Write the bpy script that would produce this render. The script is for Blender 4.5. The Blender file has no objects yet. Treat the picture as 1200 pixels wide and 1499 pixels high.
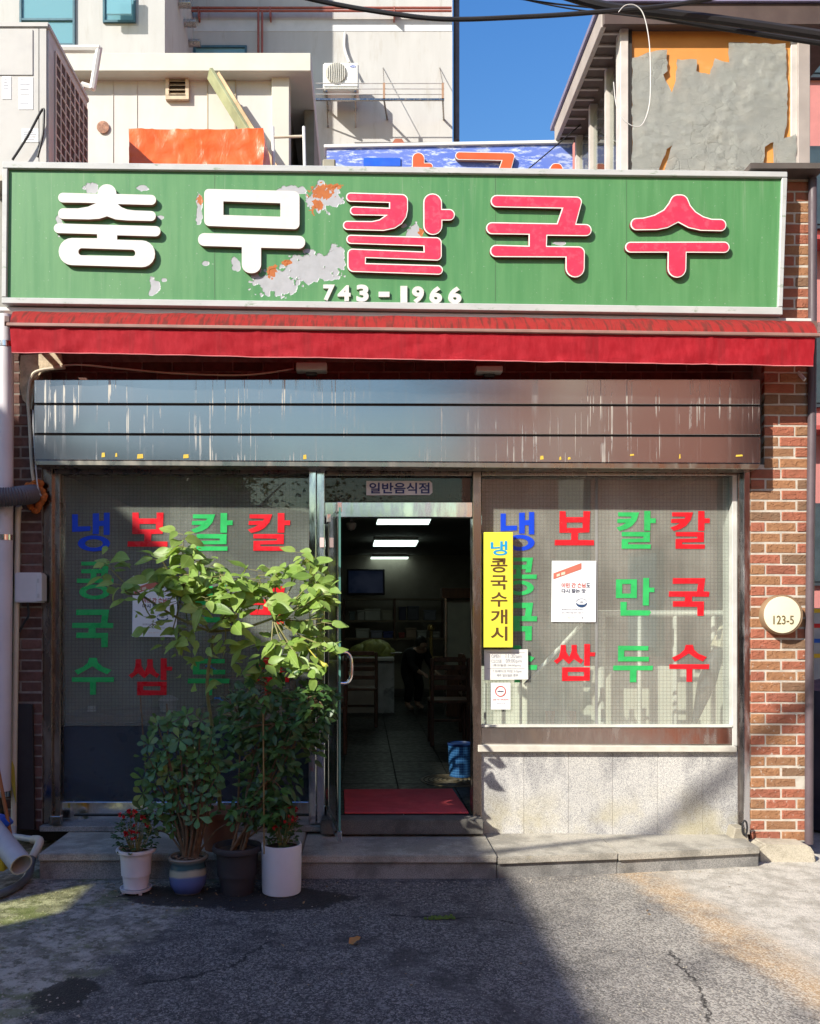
import bpy, bmesh, math, random
from mathutils import Vector, Matrix, Quaternion, noise
from mathutils.geometry import delaunay_2d_cdt

# ------------------------------------------------------------------ camera, sky, sun, exposure
F, CX, CY, CAMY, EYE = 1250.0, 530.0, 905.0, -5.5, 1.525
scene = bpy.context.scene
COL = scene.collection
cd = bpy.data.cameras.new('camera'); cam = bpy.data.objects.new('camera', cd); COL.objects.link(cam)
cam.location = (0, CAMY, EYE); cam.rotation_euler = (math.pi/2, 0, 0)
cd.sensor_fit = 'VERTICAL'; cd.sensor_height = 24; cd.lens = F/1499*24
cd.shift_x = (600-CX)/1499; cd.shift_y = (CY-749.5)/1499
cd.clip_start = .05; cd.clip_end = 500
scene.camera = cam

SUN = Vector((1.15, 1.0, -1.04)).normalized()
world = bpy.data.worlds.new('World'); scene.world = world; world.use_nodes = True
wn = world.node_tree; bg = wn.nodes['Background']
sky = wn.nodes.new('ShaderNodeTexSky'); sky.sky_type = 'NISHITA'; sky.sun_disc = False
sky.sun_elevation = math.asin(-SUN.z); sky.sun_rotation = math.radians(229)
sky.air_density = 2.0; sky.dust_density = 1.0; sky.ozone_density = 4.0; sky.altitude = 200
hs = wn.nodes.new('ShaderNodeHueSaturation'); hs.inputs['Saturation'].default_value = 1.42; hs.inputs['Hue'].default_value = .519
wn.links.new(sky.outputs['Color'], hs.inputs['Color']); wn.links.new(hs.outputs['Color'], bg.inputs['Color']); bg.inputs['Strength'].default_value = 0.122
sl = bpy.data.lights.new('sun', 'SUN'); sl.energy = 5.0; sl.angle = math.radians(.5); sl.color = (1, .94, .83)
so = bpy.data.objects.new('sun', sl); COL.objects.link(so); so.location = (-10, -10, 14)
so.rotation_euler = SUN.to_track_quat('-Z', 'Y').to_euler()
vs_ = scene.view_settings; vs_.view_transform = 'Standard'; vs_.look = 'None'; vs_.exposure = 0.7; vs_.gamma = 1
vs_.use_curve_mapping = False
scene.render.engine = 'CYCLES'
scene.cycles.use_denoising = True
scene.cycles.max_bounces = 5; scene.cycles.diffuse_bounces = 3; scene.cycles.glossy_bounces = 3; scene.cycles.transparent_max_bounces = 12
scene.cycles.caustics_reflective = False; scene.cycles.caustics_refractive = False
random.seed(7)
R = random.Random(11)

# ------------------------------------------------------------------ helpers
def P(px, py, Y):
    d = Y-CAMY
    return Vector(((px-CX)*d/F, Y, EYE+(CY-py)*d/F))
def XZ(px, py, Y):
    p = P(px, py, Y); return (p.x, p.z)
def PX(px, Y): return (px-CX)*(Y-CAMY)/F
def PZ(py, Y): return EYE+(CY-py)*(Y-CAMY)/F
def G(px, py, z=0.0):                       # point of a horizontal plane seen at a pixel
    d = (EYE-z)*F/(py-CY)
    return Vector(((px-CX)*d/F, CAMY+d, z))
def S(r, g, b):
    f = lambda c: ((c/255+.055)/1.055)**2.4 if c > 10 else c/255/12.92
    return (f(r), f(g), f(b))
WL = {}
def reg(o, parent, base):
    COL.objects.link(o)
    if parent is not None:
        o.parent = parent; o.location = Vector(base)-WL[parent.name]
    else: o.location = base
    WL[o.name] = Vector(base)
    return o
def tag(o, label, cat, group=None, kind=None):
    if label: o['label'] = label
    if cat: o['category'] = cat
    if group: o['group'] = group
    if kind: o['kind'] = kind
    return o
def empty(name, base, label, cat, group=None):
    o = bpy.data.objects.new(name, None); o.empty_display_size = .1
    reg(o, None, base); return tag(o, label, cat, group)
def from_bm(name, bm, m, parent=None, base=None, smooth=False):
    if base is None: base = WL[parent.name] if parent is not None else Vector((0, 0, 0))
    base = Vector(base)
    me = bpy.data.meshes.new(name)
    bmesh.ops.translate(bm, verts=bm.verts, vec=-base)
    bm.to_mesh(me); bm.free()
    if smooth:
        for p in me.polygons: p.use_smooth = True
        try: me.set_sharp_from_angle(angle=math.radians(40))
        except Exception: pass
    if m is not None:
        for mm in (m if isinstance(m, (list, tuple)) else [m]): me.materials.append(mm)
    o = bpy.data.objects.new(name, me)
    return reg(o, parent, base)
class MB:
    def __init__(s): s.bm = bmesh.new(); s.mi = 0
    def _f(s, vs):
        try:
            f = s.bm.faces.new(vs); f.material_index = s.mi; return f
        except ValueError: return None
    def box(s, x0, x1, y0, y1, z0, z1):
        v = [s.bm.verts.new((x, y, z)) for x in (x0, x1) for y in (y0, y1) for z in (z0, z1)]
        for a, b, c, d in ((0,1,3,2),(4,6,7,5),(0,4,5,1),(2,3,7,6),(0,2,6,4),(1,5,7,3)): s._f([v[a], v[b], v[c], v[d]])
        return s
    def pbox(s, x0, y0, x1, y1, Ya, Yb):     # front face fills the pixel rectangle at Ya, runs back to Yb
        a = P(x0, y1, Ya); b = P(x1, y0, Ya)
        return s.box(a.x, b.x, Ya, Yb, a.z, b.z)
    def prism(s, poly, y0, y1):              # XZ polygon run along Y
        a = [s.bm.verts.new((x, y0, z)) for x, z in poly]; b = [s.bm.verts.new((x, y1, z)) for x, z in poly]
        n = len(poly); s._f(a); s._f(b[::-1])
        for i in range(n): s._f([a[i], b[i], b[(i+1) % n], a[(i+1) % n]])
        return s
    def pprism(s, pts, Ya, Yb): return s.prism([XZ(x, y, Ya) for x, y in pts], Ya, Yb)
    def zprism(s, poly, z0, z1):             # XY polygon run along Z
        a = [s.bm.verts.new((x, y, z0)) for x, y in poly]; b = [s.bm.verts.new((x, y, z1)) for x, y in poly]
        n = len(poly); s._f(a[::-1]); s._f(b)
        for i in range(n): s._f([a[i], a[(i+1) % n], b[(i+1) % n], b[i]])
        return s
    def quad(s, *pts): s._f([s.bm.verts.new(p) for p in pts]); return s
    def bar(s, a, b, w, h, up=(0, 0, 1)):    # square bar between two points
        a = Vector(a); b = Vector(b); d = (b-a).normalized(); u = Vector(up)
        if abs(d.dot(u)) > .95: u = Vector((0, 1, 0))
        x = d.cross(u).normalized(); y = x.cross(d)
        q = []
        for p in (a, b):
            q.append([s.bm.verts.new(p+x*i*w/2+y*j*h/2) for i, j in ((-1,-1),(1,-1),(1,1),(-1,1))])
        s._f(q[0][::-1]); s._f(q[1])
        for i in range(4): s._f([q[0][i], q[0][(i+1) % 4], q[1][(i+1) % 4], q[1][i]])
        return s
    def tube(s, pts, r, n=8, cap=True):
        pts = [Vector(p) for p in pts]; rs = r if isinstance(r, (list, tuple)) else [r]*len(pts)
        rings = []; u = None
        for i, p in enumerate(pts):
            d = (pts[min(i+1, len(pts)-1)]-pts[max(i-1, 0)]).normalized()
            if u is None: u = d.orthogonal().normalized()
            else:
                u = (u-d*u.dot(d)); u = u.normalized() if u.length > 1e-6 else d.orthogonal().normalized()
            w = d.cross(u)
            rings.append([s.bm.verts.new(p+(u*math.cos(t)+w*math.sin(t))*rs[i]) for t in [2*math.pi*k/n for k in range(n)]])
        for a, b in zip(rings, rings[1:]):
            for k in range(n): s._f([a[k], a[(k+1) % n], b[(k+1) % n], b[k]])
        if cap: s._f(rings[0][::-1]); s._f(rings[-1])
        return s
    def lathe(s, prof, c=(0, 0, 0), n=32, axis='Z'):
        c = Vector(c); rings = []
        for r, z in prof:
            ring = []
            for k in range(n):
                t = 2*math.pi*k/n
                v = Vector((r*math.cos(t), r*math.sin(t), z))
                if axis == 'Y': v = Vector((v.x, v.z, v.y))
                ring.append(s.bm.verts.new(c+v))
            rings.append(ring)
        for a, b in zip(rings, rings[1:]):
            for k in range(n): s._f([a[k], a[(k+1) % n], b[(k+1) % n], b[k]])
        s._f(rings[0][::-1]); s._f(rings[-1])
        return s
    def grid(s, fn, nu, nv):
        v = [[s.bm.verts.new(fn(i/nu, j/nv)) for j in range(nv+1)] for i in range(nu+1)]
        for i in range(nu):
            for j in range(nv): s._f([v[i][j], v[i+1][j], v[i+1][j+1], v[i][j+1]])
        return s
    def build(s, name, m, parent=None, base=None, smooth=False, bevel=0, seg=1, recalc=True):
        if recalc: bmesh.ops.recalc_face_normals(s.bm, faces=s.bm.faces)
        if bevel:
            bmesh.ops.bevel(s.bm, geom=s.bm.edges[:], offset=bevel, segments=seg, affect='EDGES', clamp_overlap=True)
        return from_bm(name, s.bm, m, parent, base, smooth)
def sm(pts, n=6):                            # Catmull-Rom through points
    pts = [Vector(p) for p in pts]; out = []
    for i in range(len(pts)-1):
        a, b, c, d = pts[max(i-1, 0)], pts[i], pts[i+1], pts[min(i+2, len(pts)-1)]
        for k in range(n):
            t = k/n
            out.append(.5*((2*b)+(c-a)*t+(2*a-5*b+4*c-d)*t*t+(3*b-a-3*c+d)*t**3))
    out.append(pts[-1]); return out
def fillet(pts, k=5):
    n = len(pts); out = []
    for i in range(n):
        p = Vector(pts[i][:2]); r = pts[i][2] if len(pts[i]) > 2 else 0
        if r <= 0: out.append(p); continue
        a = Vector(pts[i-1][:2])-p; b = Vector(pts[(i+1) % n][:2])-p
        la, lb = a.length, b.length; a.normalize(); b.normalize()
        ang = a.angle(b)
        t = min(r/math.tan(ang/2), la*.5 if len(pts[i-1]) > 2 and pts[i-1][2] else la*.95, lb*.5 if len(pts[(i+1) % n]) > 2 and pts[(i+1) % n][2] else lb*.95)
        rr = t*math.tan(ang/2); c = p+(a+b).normalized()*(rr/math.sin(ang/2))
        s0 = p+a*t-c; s1 = p+b*t-c
        a0 = math.atan2(s0.y, s0.x); a1 = math.atan2(s1.y, s1.x); d = (a1-a0+math.pi) % (2*math.pi)-math.pi
        for q in range(k+1):
            g = a0+d*q/k; out.append(c+Vector((math.cos(g), math.sin(g)))*rr)
    return out
def curve_mesh(loops, extrude, offset=0):    # filled, extruded outline (even-odd holes) lying in XY, +Z towards the viewer
    cu = bpy.data.curves.new('c', 'CURVE'); cu.dimensions = '2D'; cu.fill_mode = 'BOTH'
    cu.extrude = extrude; cu.offset = offset
    for lp in loops:
        sp = cu.splines.new('POLY'); sp.points.add(len(lp)-1)
        for i, p in enumerate(lp): sp.points[i].co = (p[0], p[1], 0, 1)
        sp.use_cyclic_u = True
    o = bpy.data.objects.new('c', cu); me = bpy.data.meshes.new_from_object(o)
    bpy.data.objects.remove(o); bpy.data.curves.remove(cu); return me
def flat_loops(name, loops_xz, Yf, thick, m, parent, offset=0, groups=None):
    """outlines in XZ -> plate whose front lies at Yf; groups keeps overlapping letters' strokes in separate fills"""
    bm = bmesh.new()
    for g in (groups or [loops_xz]):
        me = curve_mesh(g, thick/2, offset); bm.from_mesh(me); bpy.data.meshes.remove(me)
    for v in bm.verts: v.co = Vector((v.co.x, Yf+thick/2-v.co.z, v.co.y))
    bmesh.ops.recalc_face_normals(bm, faces=bm.faces)
    return from_bm(name, bm, m, parent)
def text(name, body, x0, y0, x1, y1, Y, m, parent, thick=.0015, bold=0.0):
    cu = bpy.data.curves.new('t', 'FONT'); cu.body = body; cu.extrude = .01; cu.offset = bold
    cu.resolution_u = 4
    o = bpy.data.objects.new('t', cu); me = bpy.data.meshes.new_from_object(o)
    bpy.data.objects.remove(o); bpy.data.curves.remove(cu)
    xs = [v.co.x for v in me.vertices]; ys = [v.co.y for v in me.vertices]
    a = P(x0, y1, Y); b = P(x1, y0, Y)
    bm = bmesh.new(); bm.from_mesh(me); bpy.data.meshes.remove(me)
    for v in bm.verts:
        u = (v.co.x-min(xs))/(max(xs)-min(xs)); w = (v.co.y-min(ys))/(max(ys)-min(ys))
        v.co = Vector((a.x+(b.x-a.x)*u, Y+(thick if v.co.z < 0 else 0), a.z+(b.z-a.z)*w))
    return from_bm(name, bm, m, parent)

# ------------------------------------------------------------------ materials
MATS = {}
class NT:
    def __init__(s, name):
        s.m = bpy.data.materials.new(name); s.m.use_nodes = True; s.t = s.m.node_tree
        s.b = s.t.nodes['Principled BSDF']; s.out = s.t.nodes['Material Output']; MATS[name] = s.m
        s.geo = s.n('NewGeometry'); s.pos = s.geo.outputs['Position']
    def n(s, typ, **kw):
        x = s.t.nodes.new('ShaderNode'+typ)
        for k, v in kw.items(): setattr(x, k, v)
        return x
    def l(s, a, b): s.t.links.new(a, b)
    def put(s, sock, v):
        if hasattr(v, 'is_output'): s.l(v, sock)
        elif isinstance(v, (tuple, list)) and len(v) == 3 and sock.type == 'RGBA': sock.default_value = (*v, 1)
        else: sock.default_value = v
    def math(s, op, a, b=0.0, c=None, clamp=False):
        x = s.n('Math', operation=op, use_clamp=clamp); s.put(x.inputs[0], a); s.put(x.inputs[1], b)
        if c is not None: s.put(x.inputs[2], c)
        return x.outputs[0]
    def vec(s, op, a, b):
        x = s.n('VectorMath', operation=op); s.put(x.inputs[0], a); s.put(x.inputs[1], b)
        return x.outputs['Value'] if op == 'LENGTH' else x.outputs[0]
    def scaled(s, sc, src=None): return s.vec('MULTIPLY', src or s.pos, sc)
    def noise(s, scale, detail=3, rough=.55, src=None, dist=0):
        x = s.n('TexNoise'); x.inputs['Scale'].default_value = scale; x.inputs['Detail'].default_value = detail
        x.inputs['Roughness'].default_value = rough; x.inputs['Distortion'].default_value = dist
        s.l(src or s.pos, x.inputs['Vector']); return x.outputs[0]
    def vor(s, scale, src=None, feature='F1', out='Distance'):
        x = s.n('TexVoronoi', feature=feature); x.inputs['Scale'].default_value = scale
        s.l(src or s.pos, x.inputs['Vector']); return x.outputs[out]
    def ramp(s, v, lo, hi, a=0.0, b=1.0):
        x = s.n('MapRange', interpolation_type='SMOOTHSTEP'); s.put(x.inputs[0], v)
        for i, q in enumerate((lo, hi, a, b)): x.inputs[i+1].default_value = q
        return x.outputs[0]
    def mix(s, f, a, b, blend='MIX'):
        x = s.n('Mix', data_type='RGBA', blend_type=blend); s.put(x.inputs[0], f); s.put(x.inputs[6], a); s.put(x.inputs[7], b)
        return x.outputs[2]
    def sep(s, src=None):
        x = s.n('SeparateXYZ'); s.l(src or s.pos, x.inputs[0]); return x.outputs
    def bump(s, h, strength, dist=.01):
        x = s.n('Bump'); x.inputs['Strength'].default_value = strength; x.inputs['Distance'].default_value = dist
        s.l(h, x.inputs['Height']); s.l(x.outputs[0], s.b.inputs['Normal'])
    def rnd(s): return s.n('ObjectInfo').outputs['Random']
    def col(s, c): s.put(s.b.inputs['Base Color'], c)
    def set(s, **kw):
        for k, v in kw.items(): s.put(s.b.inputs[k.replace('_', ' ')], v)
def mat(name, col, rough=.6, metal=0.0, var=.15, vs=5, bump=0, bs=80, spot=None, rnd=0.0, spec=.4, stretch=None, bd=.004, rv=.1):
    if name in MATS: return MATS[name]
    t = NT(name); src = t.scaled(stretch) if stretch else None
    nz = t.noise(vs, 5, .6, src)
    f = t.ramp(nz, .25, .75, 1-var, 1+var)
    if rnd: f = t.math('MULTIPLY', f, t.ramp(t.rnd(), 0, 1, 1-rnd, 1+rnd))
    c = t.vec('SCALE', col, (0, 0, 0)) if False else None
    x = t.n('VectorMath', operation='SCALE'); x.inputs[0].default_value = col; t.put(x.inputs[3], f); c = x.outputs[0]
    if spot: c = t.mix(t.ramp(t.noise(spot[1], 6, .65, src), spot[2], spot[3]), c, spot[0])
    t.col(c); t.set(Metallic=metal, Specular_IOR_Level=spec)
    t.put(t.b.inputs['Roughness'], t.ramp(t.noise(vs*2.3, 3), .3, .7, max(rough-rv, .02), min(rough+rv, 1)))
    if bump: t.bump(t.noise(bs, 4, .6), bump, bd)
    return t.m
# --- special materials
def px_dist(t, ells, Y):
    """smallest scaled distance to a list of pixel ellipses on the plane Y"""
    k = (Y-CAMY)/F; m = None
    for (x, y, rx, ry) in ells:
        p = P(x, y, Y)
        d = t.vec('LENGTH', t.vec('MULTIPLY', t.vec('SUBTRACT', t.pos, (p.x, 0, p.z)), (1/(rx*k), 0, 1/(ry*k))), (0, 0, 0))
        m = d if m is None else t.math('MINIMUM', m, d)
    return m
def m_sign_green():
    t = NT('sign_green')
    grey = [(475,288,27,23),(425,279,26,8),(405,414,40,20),(455,392,48,24),(492,376,14,20),(226,420,8,20),(345,386,7,14),(300,386,6,5),
            (292,306,6,24),(133,275,13,8),(209,275,10,5),(87,330,5,22),(607,341,14,13),(240,410,5,4),(497,385,9,12),(590,330,6,4),(818,356,10,3),(235,318,6,3)]
    rust = [(470,280,20,12),(487,272,14,8),(455,317,6,13),(398,396,8,14),(419,385,8,5),(162,432,6,5),(292,292,5,8),(83,368,4,7),(616,341,4,7),(465,300,9,9)]
    nz = t.noise(17, 3, .55); nz2 = t.noise(42, 3, .55); vv = t.vor(26)
    d1 = t.math('ADD', px_dist(t, grey, -.115), t.math('ADD', t.math('MULTIPLY', t.math('SUBTRACT', nz, .5), 1.5), t.math('MULTIPLY', t.math('SUBTRACT', vv, .4), .55)))
    d2 = t.math('ADD', px_dist(t, rust, -.115), t.math('MULTIPLY', t.math('SUBTRACT', nz2, .5), 2.2))
    g = t.math('LESS_THAN', d1, .95); r = t.math('LESS_THAN', d2, .85)
    st = t.noise(3, 5, .6, t.scaled((9, 1, .6)))
    green = t.mix(t.ramp(st, .3, .8), (.072, .225, .082), (.098, .265, .102))
    green = t.mix(t.ramp(t.noise(1.1, 4), .45, .75, 0, .6), green, (.125, .285, .118))
    topz = t.ramp(t.sep()[2], PZ(440, -.115), PZ(245, -.115), .25, 1)
    stn = t.math('MULTIPLY', topz, t.ramp(t.noise(3, 5, .7, t.scaled((11, 1, .35))), .56, .76, 0, .4))
    green = t.mix(stn, green, (.30, .36, .26))
    green = t.mix(t.ramp(t.noise(60, 3, .6), .66, .72, 0, .5), green, (.36, .40, .34))
    c = t.mix(g, green, t.mix(t.ramp(nz, .3, .8), (.40, .41, .43), (.34, .35, .36)))
    c = t.mix(t.math('MULTIPLY', r, t.math('LESS_THAN', d1, 1.2)), c, t.mix(nz2, (.52, .16, .03), (.30, .08, .02)))
    t.col(c); t.set(Specular_IOR_Level=.4)
    t.put(t.b.inputs['Roughness'], t.ramp(st, .3, .7, .38, .55))
    h = t.math('ADD', t.ramp(d1, .85, .98, 0, 1), t.math('MULTIPLY', t.noise(4, 2), .35))
    t.bump(h, .5, .004)
    return t.m
def m_steel_drip():
    t = NT('shutter_steel')
    s = t.sep()
    n1 = t.noise(1, 2, .5, t.scaled((75, 1, .9))); n2 = t.noise(1, 3, .55, t.scaled((20, 1, 5))); n3 = t.noise(1, 3, .5, t.scaled((1.7, 1, 2.5)))
    d = t.math('MULTIPLY', t.ramp(n1, .575, .64), t.ramp(n2, .42, .58))
    d = t.math('MULTIPLY', d, t.ramp(n3, .42, .60, .06, .85))
    wide = t.math('MULTIPLY', t.ramp(t.noise(1, 2, .5, t.scaled((13, 1, .8))), .62, .74), .28)
    d = t.math('MAXIMUM', d, wide)
    fine = t.math('MULTIPLY', t.ramp(t.noise(1, 2, .5, t.scaled((110, 1, 1.1))), .64, .72), .14)
    d = t.math('MAXIMUM', d, fine)
    c = t.mix(d, t.mix(n3, (.30, .30, .315), (.40, .40, .41)), (.52, .49, .42))
    t.col(c); t.put(t.b.inputs['Metallic'], t.math('SUBTRACT', .97, t.math('MULTIPLY', d, .8)))
    t.put(t.b.inputs['Roughness'], t.math('ADD', t.ramp(n3, .3, .7, .15, .22), t.math('MULTIPLY', d, .35)))
    t.bump(t.noise(1, 1, .4, t.scaled((.9, 1, 3))), .10, .02)
    return t.m
def m_steel(name, c=(.55, .55, .56), r=.25, dirt=.3):
    t = NT(name); n = t.noise(1, 5, .65, t.scaled((14, 14, 3)))
    k = t.ramp(n, .52, .72, 0, dirt)
    t.col(t.mix(k, c, (.30, .27, .22))); t.put(t.b.inputs['Metallic'], t.math('SUBTRACT', 1, k))
    t.put(t.b.inputs['Roughness'], t.ramp(n, .3, .7, max(r-.08, .05), r+.15))
    return t.m
def m_granite():
    t = NT('granite')
    v = t.noise(260, 2, .6); w = t.noise(620, 2, .6)
    c = t.mix(t.ramp(v, .50, .56), (.62, .61, .57), (.30, .30, .31))
    c = t.mix(t.ramp(w, .60, .68), c, (.16, .16, .17))
    st = t.noise(1.6, 5, .65, t.scaled((2.4, 1, 1))); s = t.sep()
    c = t.mix(t.ramp(st, .44, .62, 0, .72), c, t.mix(t.ramp(v, .47, .58), (.36, .36, .36), (.13, .13, .14)))
    low = t.math('MULTIPLY', t.ramp(s[2], .5, .14), t.ramp(t.noise(4, 4), .4, .65, 0, .55))
    c = t.mix(low, c, (.42, .37, .20))
    f = t.ramp(t.rnd(), 0, 1, .95, 1.03)
    x = t.n('VectorMath', operation='SCALE'); t.l(c, x.inputs[0]); t.l(f, x.inputs[3])
    t.col(x.outputs[0]); t.set(Roughness=.5, Specular_IOR_Level=.35); t.bump(v, .12, .002)
    return t.m
def m_stone(name='step_stone', c1=(.50, .465, .39), c2=(.30, .285, .245)):
    t = NT(name); v = t.noise(190, 3, .6); n = t.noise(3.5, 6, .65)
    c = t.mix(t.ramp(v, .42, .62), c1, c2)
    c = t.mix(t.ramp(n, .42, .62, 0, .6), c, tuple(q*.45 for q in c2))
    c = t.mix(t.ramp(t.noise(9, 5, .7), .6, .75, 0, .4), c, (.40, .34, .20))
    t.col(c); t.set(Roughness=.7, Specular_IOR_Level=.3); t.bump(t.math('ADD', v, n), .35, .004)
    return t.m
def m_ground():
    t = NT('ground_asphalt'); s = t.sep(); X, Y = s[0], s[1]
    sp = t.math('MULTIPLY', t.sep(t.vor(125, out='Color'))[0], 1.0); sp2 = t.sep(t.vor(210, out='Color'))[1]; big = t.noise(1.1, 6, .65); mid = t.noise(5, 6, .7)
    agg = t.vor(62)
    a = t.mix(t.ramp(sp, .35, 1.0), (.055, .053, .051), (.155, .148, .140))
    a = t.mix(t.ramp(t.sep(t.vor(80, out='Color'))[2], .84, .9, 0, .5), a, (.28, .26, .24))
    a = t.mix(t.ramp(sp2, .82, .88, 0, .6), a, (.36, .33, .30))
    a = t.mix(t.ramp(big, .45, .68, 0, .45), a, (.20, .185, .17))
    a = t.mix(t.ramp(mid, .60, .76, 0, .65), a, (.36, .335, .30))
    a = t.mix(t.ramp(t.noise(2.3, 6, .75), .48, .62, 0, .75), a, (.038, .036, .037))
    # aged pale dusty zone right of the shadow edge, sunlit brightness put into its colour
    sun_dust = t.math('MULTIPLY', t.ramp(t.math('ADD', X, t.math('MULTIPLY', mid, .5)), .75, 1.7), t.ramp(t.noise(2.6, 5, .65), .30, .55, .2, .8))
    a = t.mix(sun_dust, a, t.mix(t.ramp(sp, .30, .6), (.21, .195, .17), (.43, .40, .345)))
    # damp stain by the pots and a few oil patches
    def blob(px, py, rx, ry):
        p = G(px, py); return t.vec('LENGTH', t.vec('MULTIPLY', t.vec('SUBTRACT', t.pos, (p.x, p.y, 0)), (1/rx, 1/ry, 0)), (0, 0, 0))
    wet = t.math('MINIMUM', blob(400, 1316, .44, .2), blob(290, 1312, .42, .17))
    wet = t.math('MINIMUM', wet, blob(95, 1455, .12, .16)); wet = t.math('MINIMUM', wet, blob(225, 1305, .2, .1))
    wm = t.ramp(t.math('ADD', wet, t.math('MULTIPLY', t.math('SUBTRACT', t.noise(9, 6, .8), .5), 1.5)), 1.05, .90)
    # concrete strip on the left
    lc = t.ramp(t.math('ADD', t.math('ADD', X, t.math('MULTIPLY', t.math('ADD', Y, 2.2), -.3)), t.math('MULTIPLY', t.math('SUBTRACT', t.noise(4, 6, .7), .5), .6)), -1.20, -1.34)
    conc = t.mix(t.ramp(t.noise(7, 7, .75), .42, .58), (.17, .155, .13), (.36, .33, .28))
    conc = t.mix(t.ramp(t.noise(16, 6, .75), .50, .60, 0, .8), conc, (.085, .08, .055))
    conc = t.mix(t.ramp(t.noise(3, 6, .75), .50, .60, 0, .7), conc, (.115, .13, .05))
    c = t.mix(lc, a, conc)
    # tan band and pale concrete on the right
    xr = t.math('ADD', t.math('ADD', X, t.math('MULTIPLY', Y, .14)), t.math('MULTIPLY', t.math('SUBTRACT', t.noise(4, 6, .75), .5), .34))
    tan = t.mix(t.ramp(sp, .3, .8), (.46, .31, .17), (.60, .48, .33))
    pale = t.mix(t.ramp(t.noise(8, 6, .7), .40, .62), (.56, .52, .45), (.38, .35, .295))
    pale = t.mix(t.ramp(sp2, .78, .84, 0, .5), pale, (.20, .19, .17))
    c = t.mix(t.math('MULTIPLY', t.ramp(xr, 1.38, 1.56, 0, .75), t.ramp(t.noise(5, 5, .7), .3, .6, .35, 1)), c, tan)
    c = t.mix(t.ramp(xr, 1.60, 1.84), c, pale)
    # cracks
    wob_ = t.math('MULTIPLY', t.math('SUBTRACT', t.noise(9, 5, .7), .5), .16)
    for pts in (((395, 1375), (330, 1420), (190, 1445)), ((560, 1340), (700, 1343), (800, 1360)), ((980, 1390), (1020, 1440), (1040, 1499))):
        for q0, q1 in zip(pts, pts[1:]):
            p0, p1 = G(*q0), G(*q1); dv = (p1-p0); L = dv.length; dv.normalize()
            rel = t.vec('SUBTRACT', t.pos, tuple(p0)); dp_ = t.n('VectorMath', operation='DOT_PRODUCT'); t.l(rel, dp_.inputs[0]); dp_.inputs[1].default_value = dv
            dq = t.n('VectorMath', operation='DOT_PRODUCT'); t.l(rel, dq.inputs[0]); dq.inputs[1].default_value = (-dv.y, dv.x, 0)
            al = dp_.outputs['Value']; ins = t.math('MULTIPLY', t.ramp(al, -.02, .05), t.ramp(al, L+.02, L-.05))
            ds = t.math('ABSOLUTE', t.math('ADD', dq.outputs['Value'], wob_))
            c = t.mix(t.math('MULTIPLY', t.ramp(ds, .012, .003, 0, .85), ins), c, (.015, .014, .014))
    c = t.mix(t.math('MULTIPLY', wm, .9), c, (.016, .015, .015))
    t.col(c); t.put(t.b.inputs['Roughness'], t.math('SUBTRACT', .92, t.math('MULTIPLY', wm, .22)))
    t.set(Specular_IOR_Level=.25)
    t.bump(t.math('ADD', t.math('MULTIPLY', sp, .5), t.math('ADD', t.math('MULTIPLY', mid, 1.6), t.math('MULTIPLY', t.vor(125), -.8))), .5, .007)
    return t.m
def m_film(name, alpha, c, grid=True, refl=1.0, gy=None):
    """window glass with a fine woven film behind it: part clear, part haze, a mirror sheen on top"""
    t = NT(name); s = t.sep()
    tr = t.n('BsdfTransparent'); tr.inputs[0].default_value = (.93, .96, .94, 1)
    df = t.n('BsdfDiffuse')
    f = alpha
    if grid:
        fx = t.math('FRACT', t.math('MULTIPLY', s[0], 42)); fz = t.math('FRACT', t.math('MULTIPLY', s[2], 42))
        ln = t.math('MAXIMUM', t.math('GREATER_THAN', fx, .84), t.math('GREATER_THAN', fz, .84))
        t.put(df.inputs[0], t.mix(t.math('MULTIPLY', ln, .6), c, (.05, .05, .045)))
        dirt = t.math('MULTIPLY', t.ramp(t.noise(2.5, 5, .6), .3, .7, .8, 1.2), t.ramp(t.noise(1, 4, .6, t.scaled((5, 1, .8))), .4, .7, .9, 1.25))
        f = t.math('MULTIPLY', t.math('ADD', alpha, t.math('MULTIPLY', ln, .14)), dirt)
    else: t.put(df.inputs[0], c)
    mx = t.n('MixShader'); t.put(mx.inputs[0], f); t.l(tr.outputs[0], mx.inputs[1]); t.l(df.outputs[0], mx.inputs[2])
    gl = t.n('BsdfGlossy'); gl.inputs['Roughness'].default_value = .015
    fr = t.n('Fresnel'); fr.inputs[0].default_value = 1.5
    m2 = t.n('MixShader'); t.put(m2.inputs[0], t.math('MULTIPLY', t.math('MULTIPLY', fr.outputs[0], refl, clamp=True), t.math('SUBTRACT', 1, t.geo.outputs['Backfacing'])))
    t.l(mx.outputs[0], m2.inputs[1]); t.l(gl.outputs[0], m2.inputs[2]); t.l(m2.outputs[0], t.out.inputs[0])
    return t.m
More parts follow.
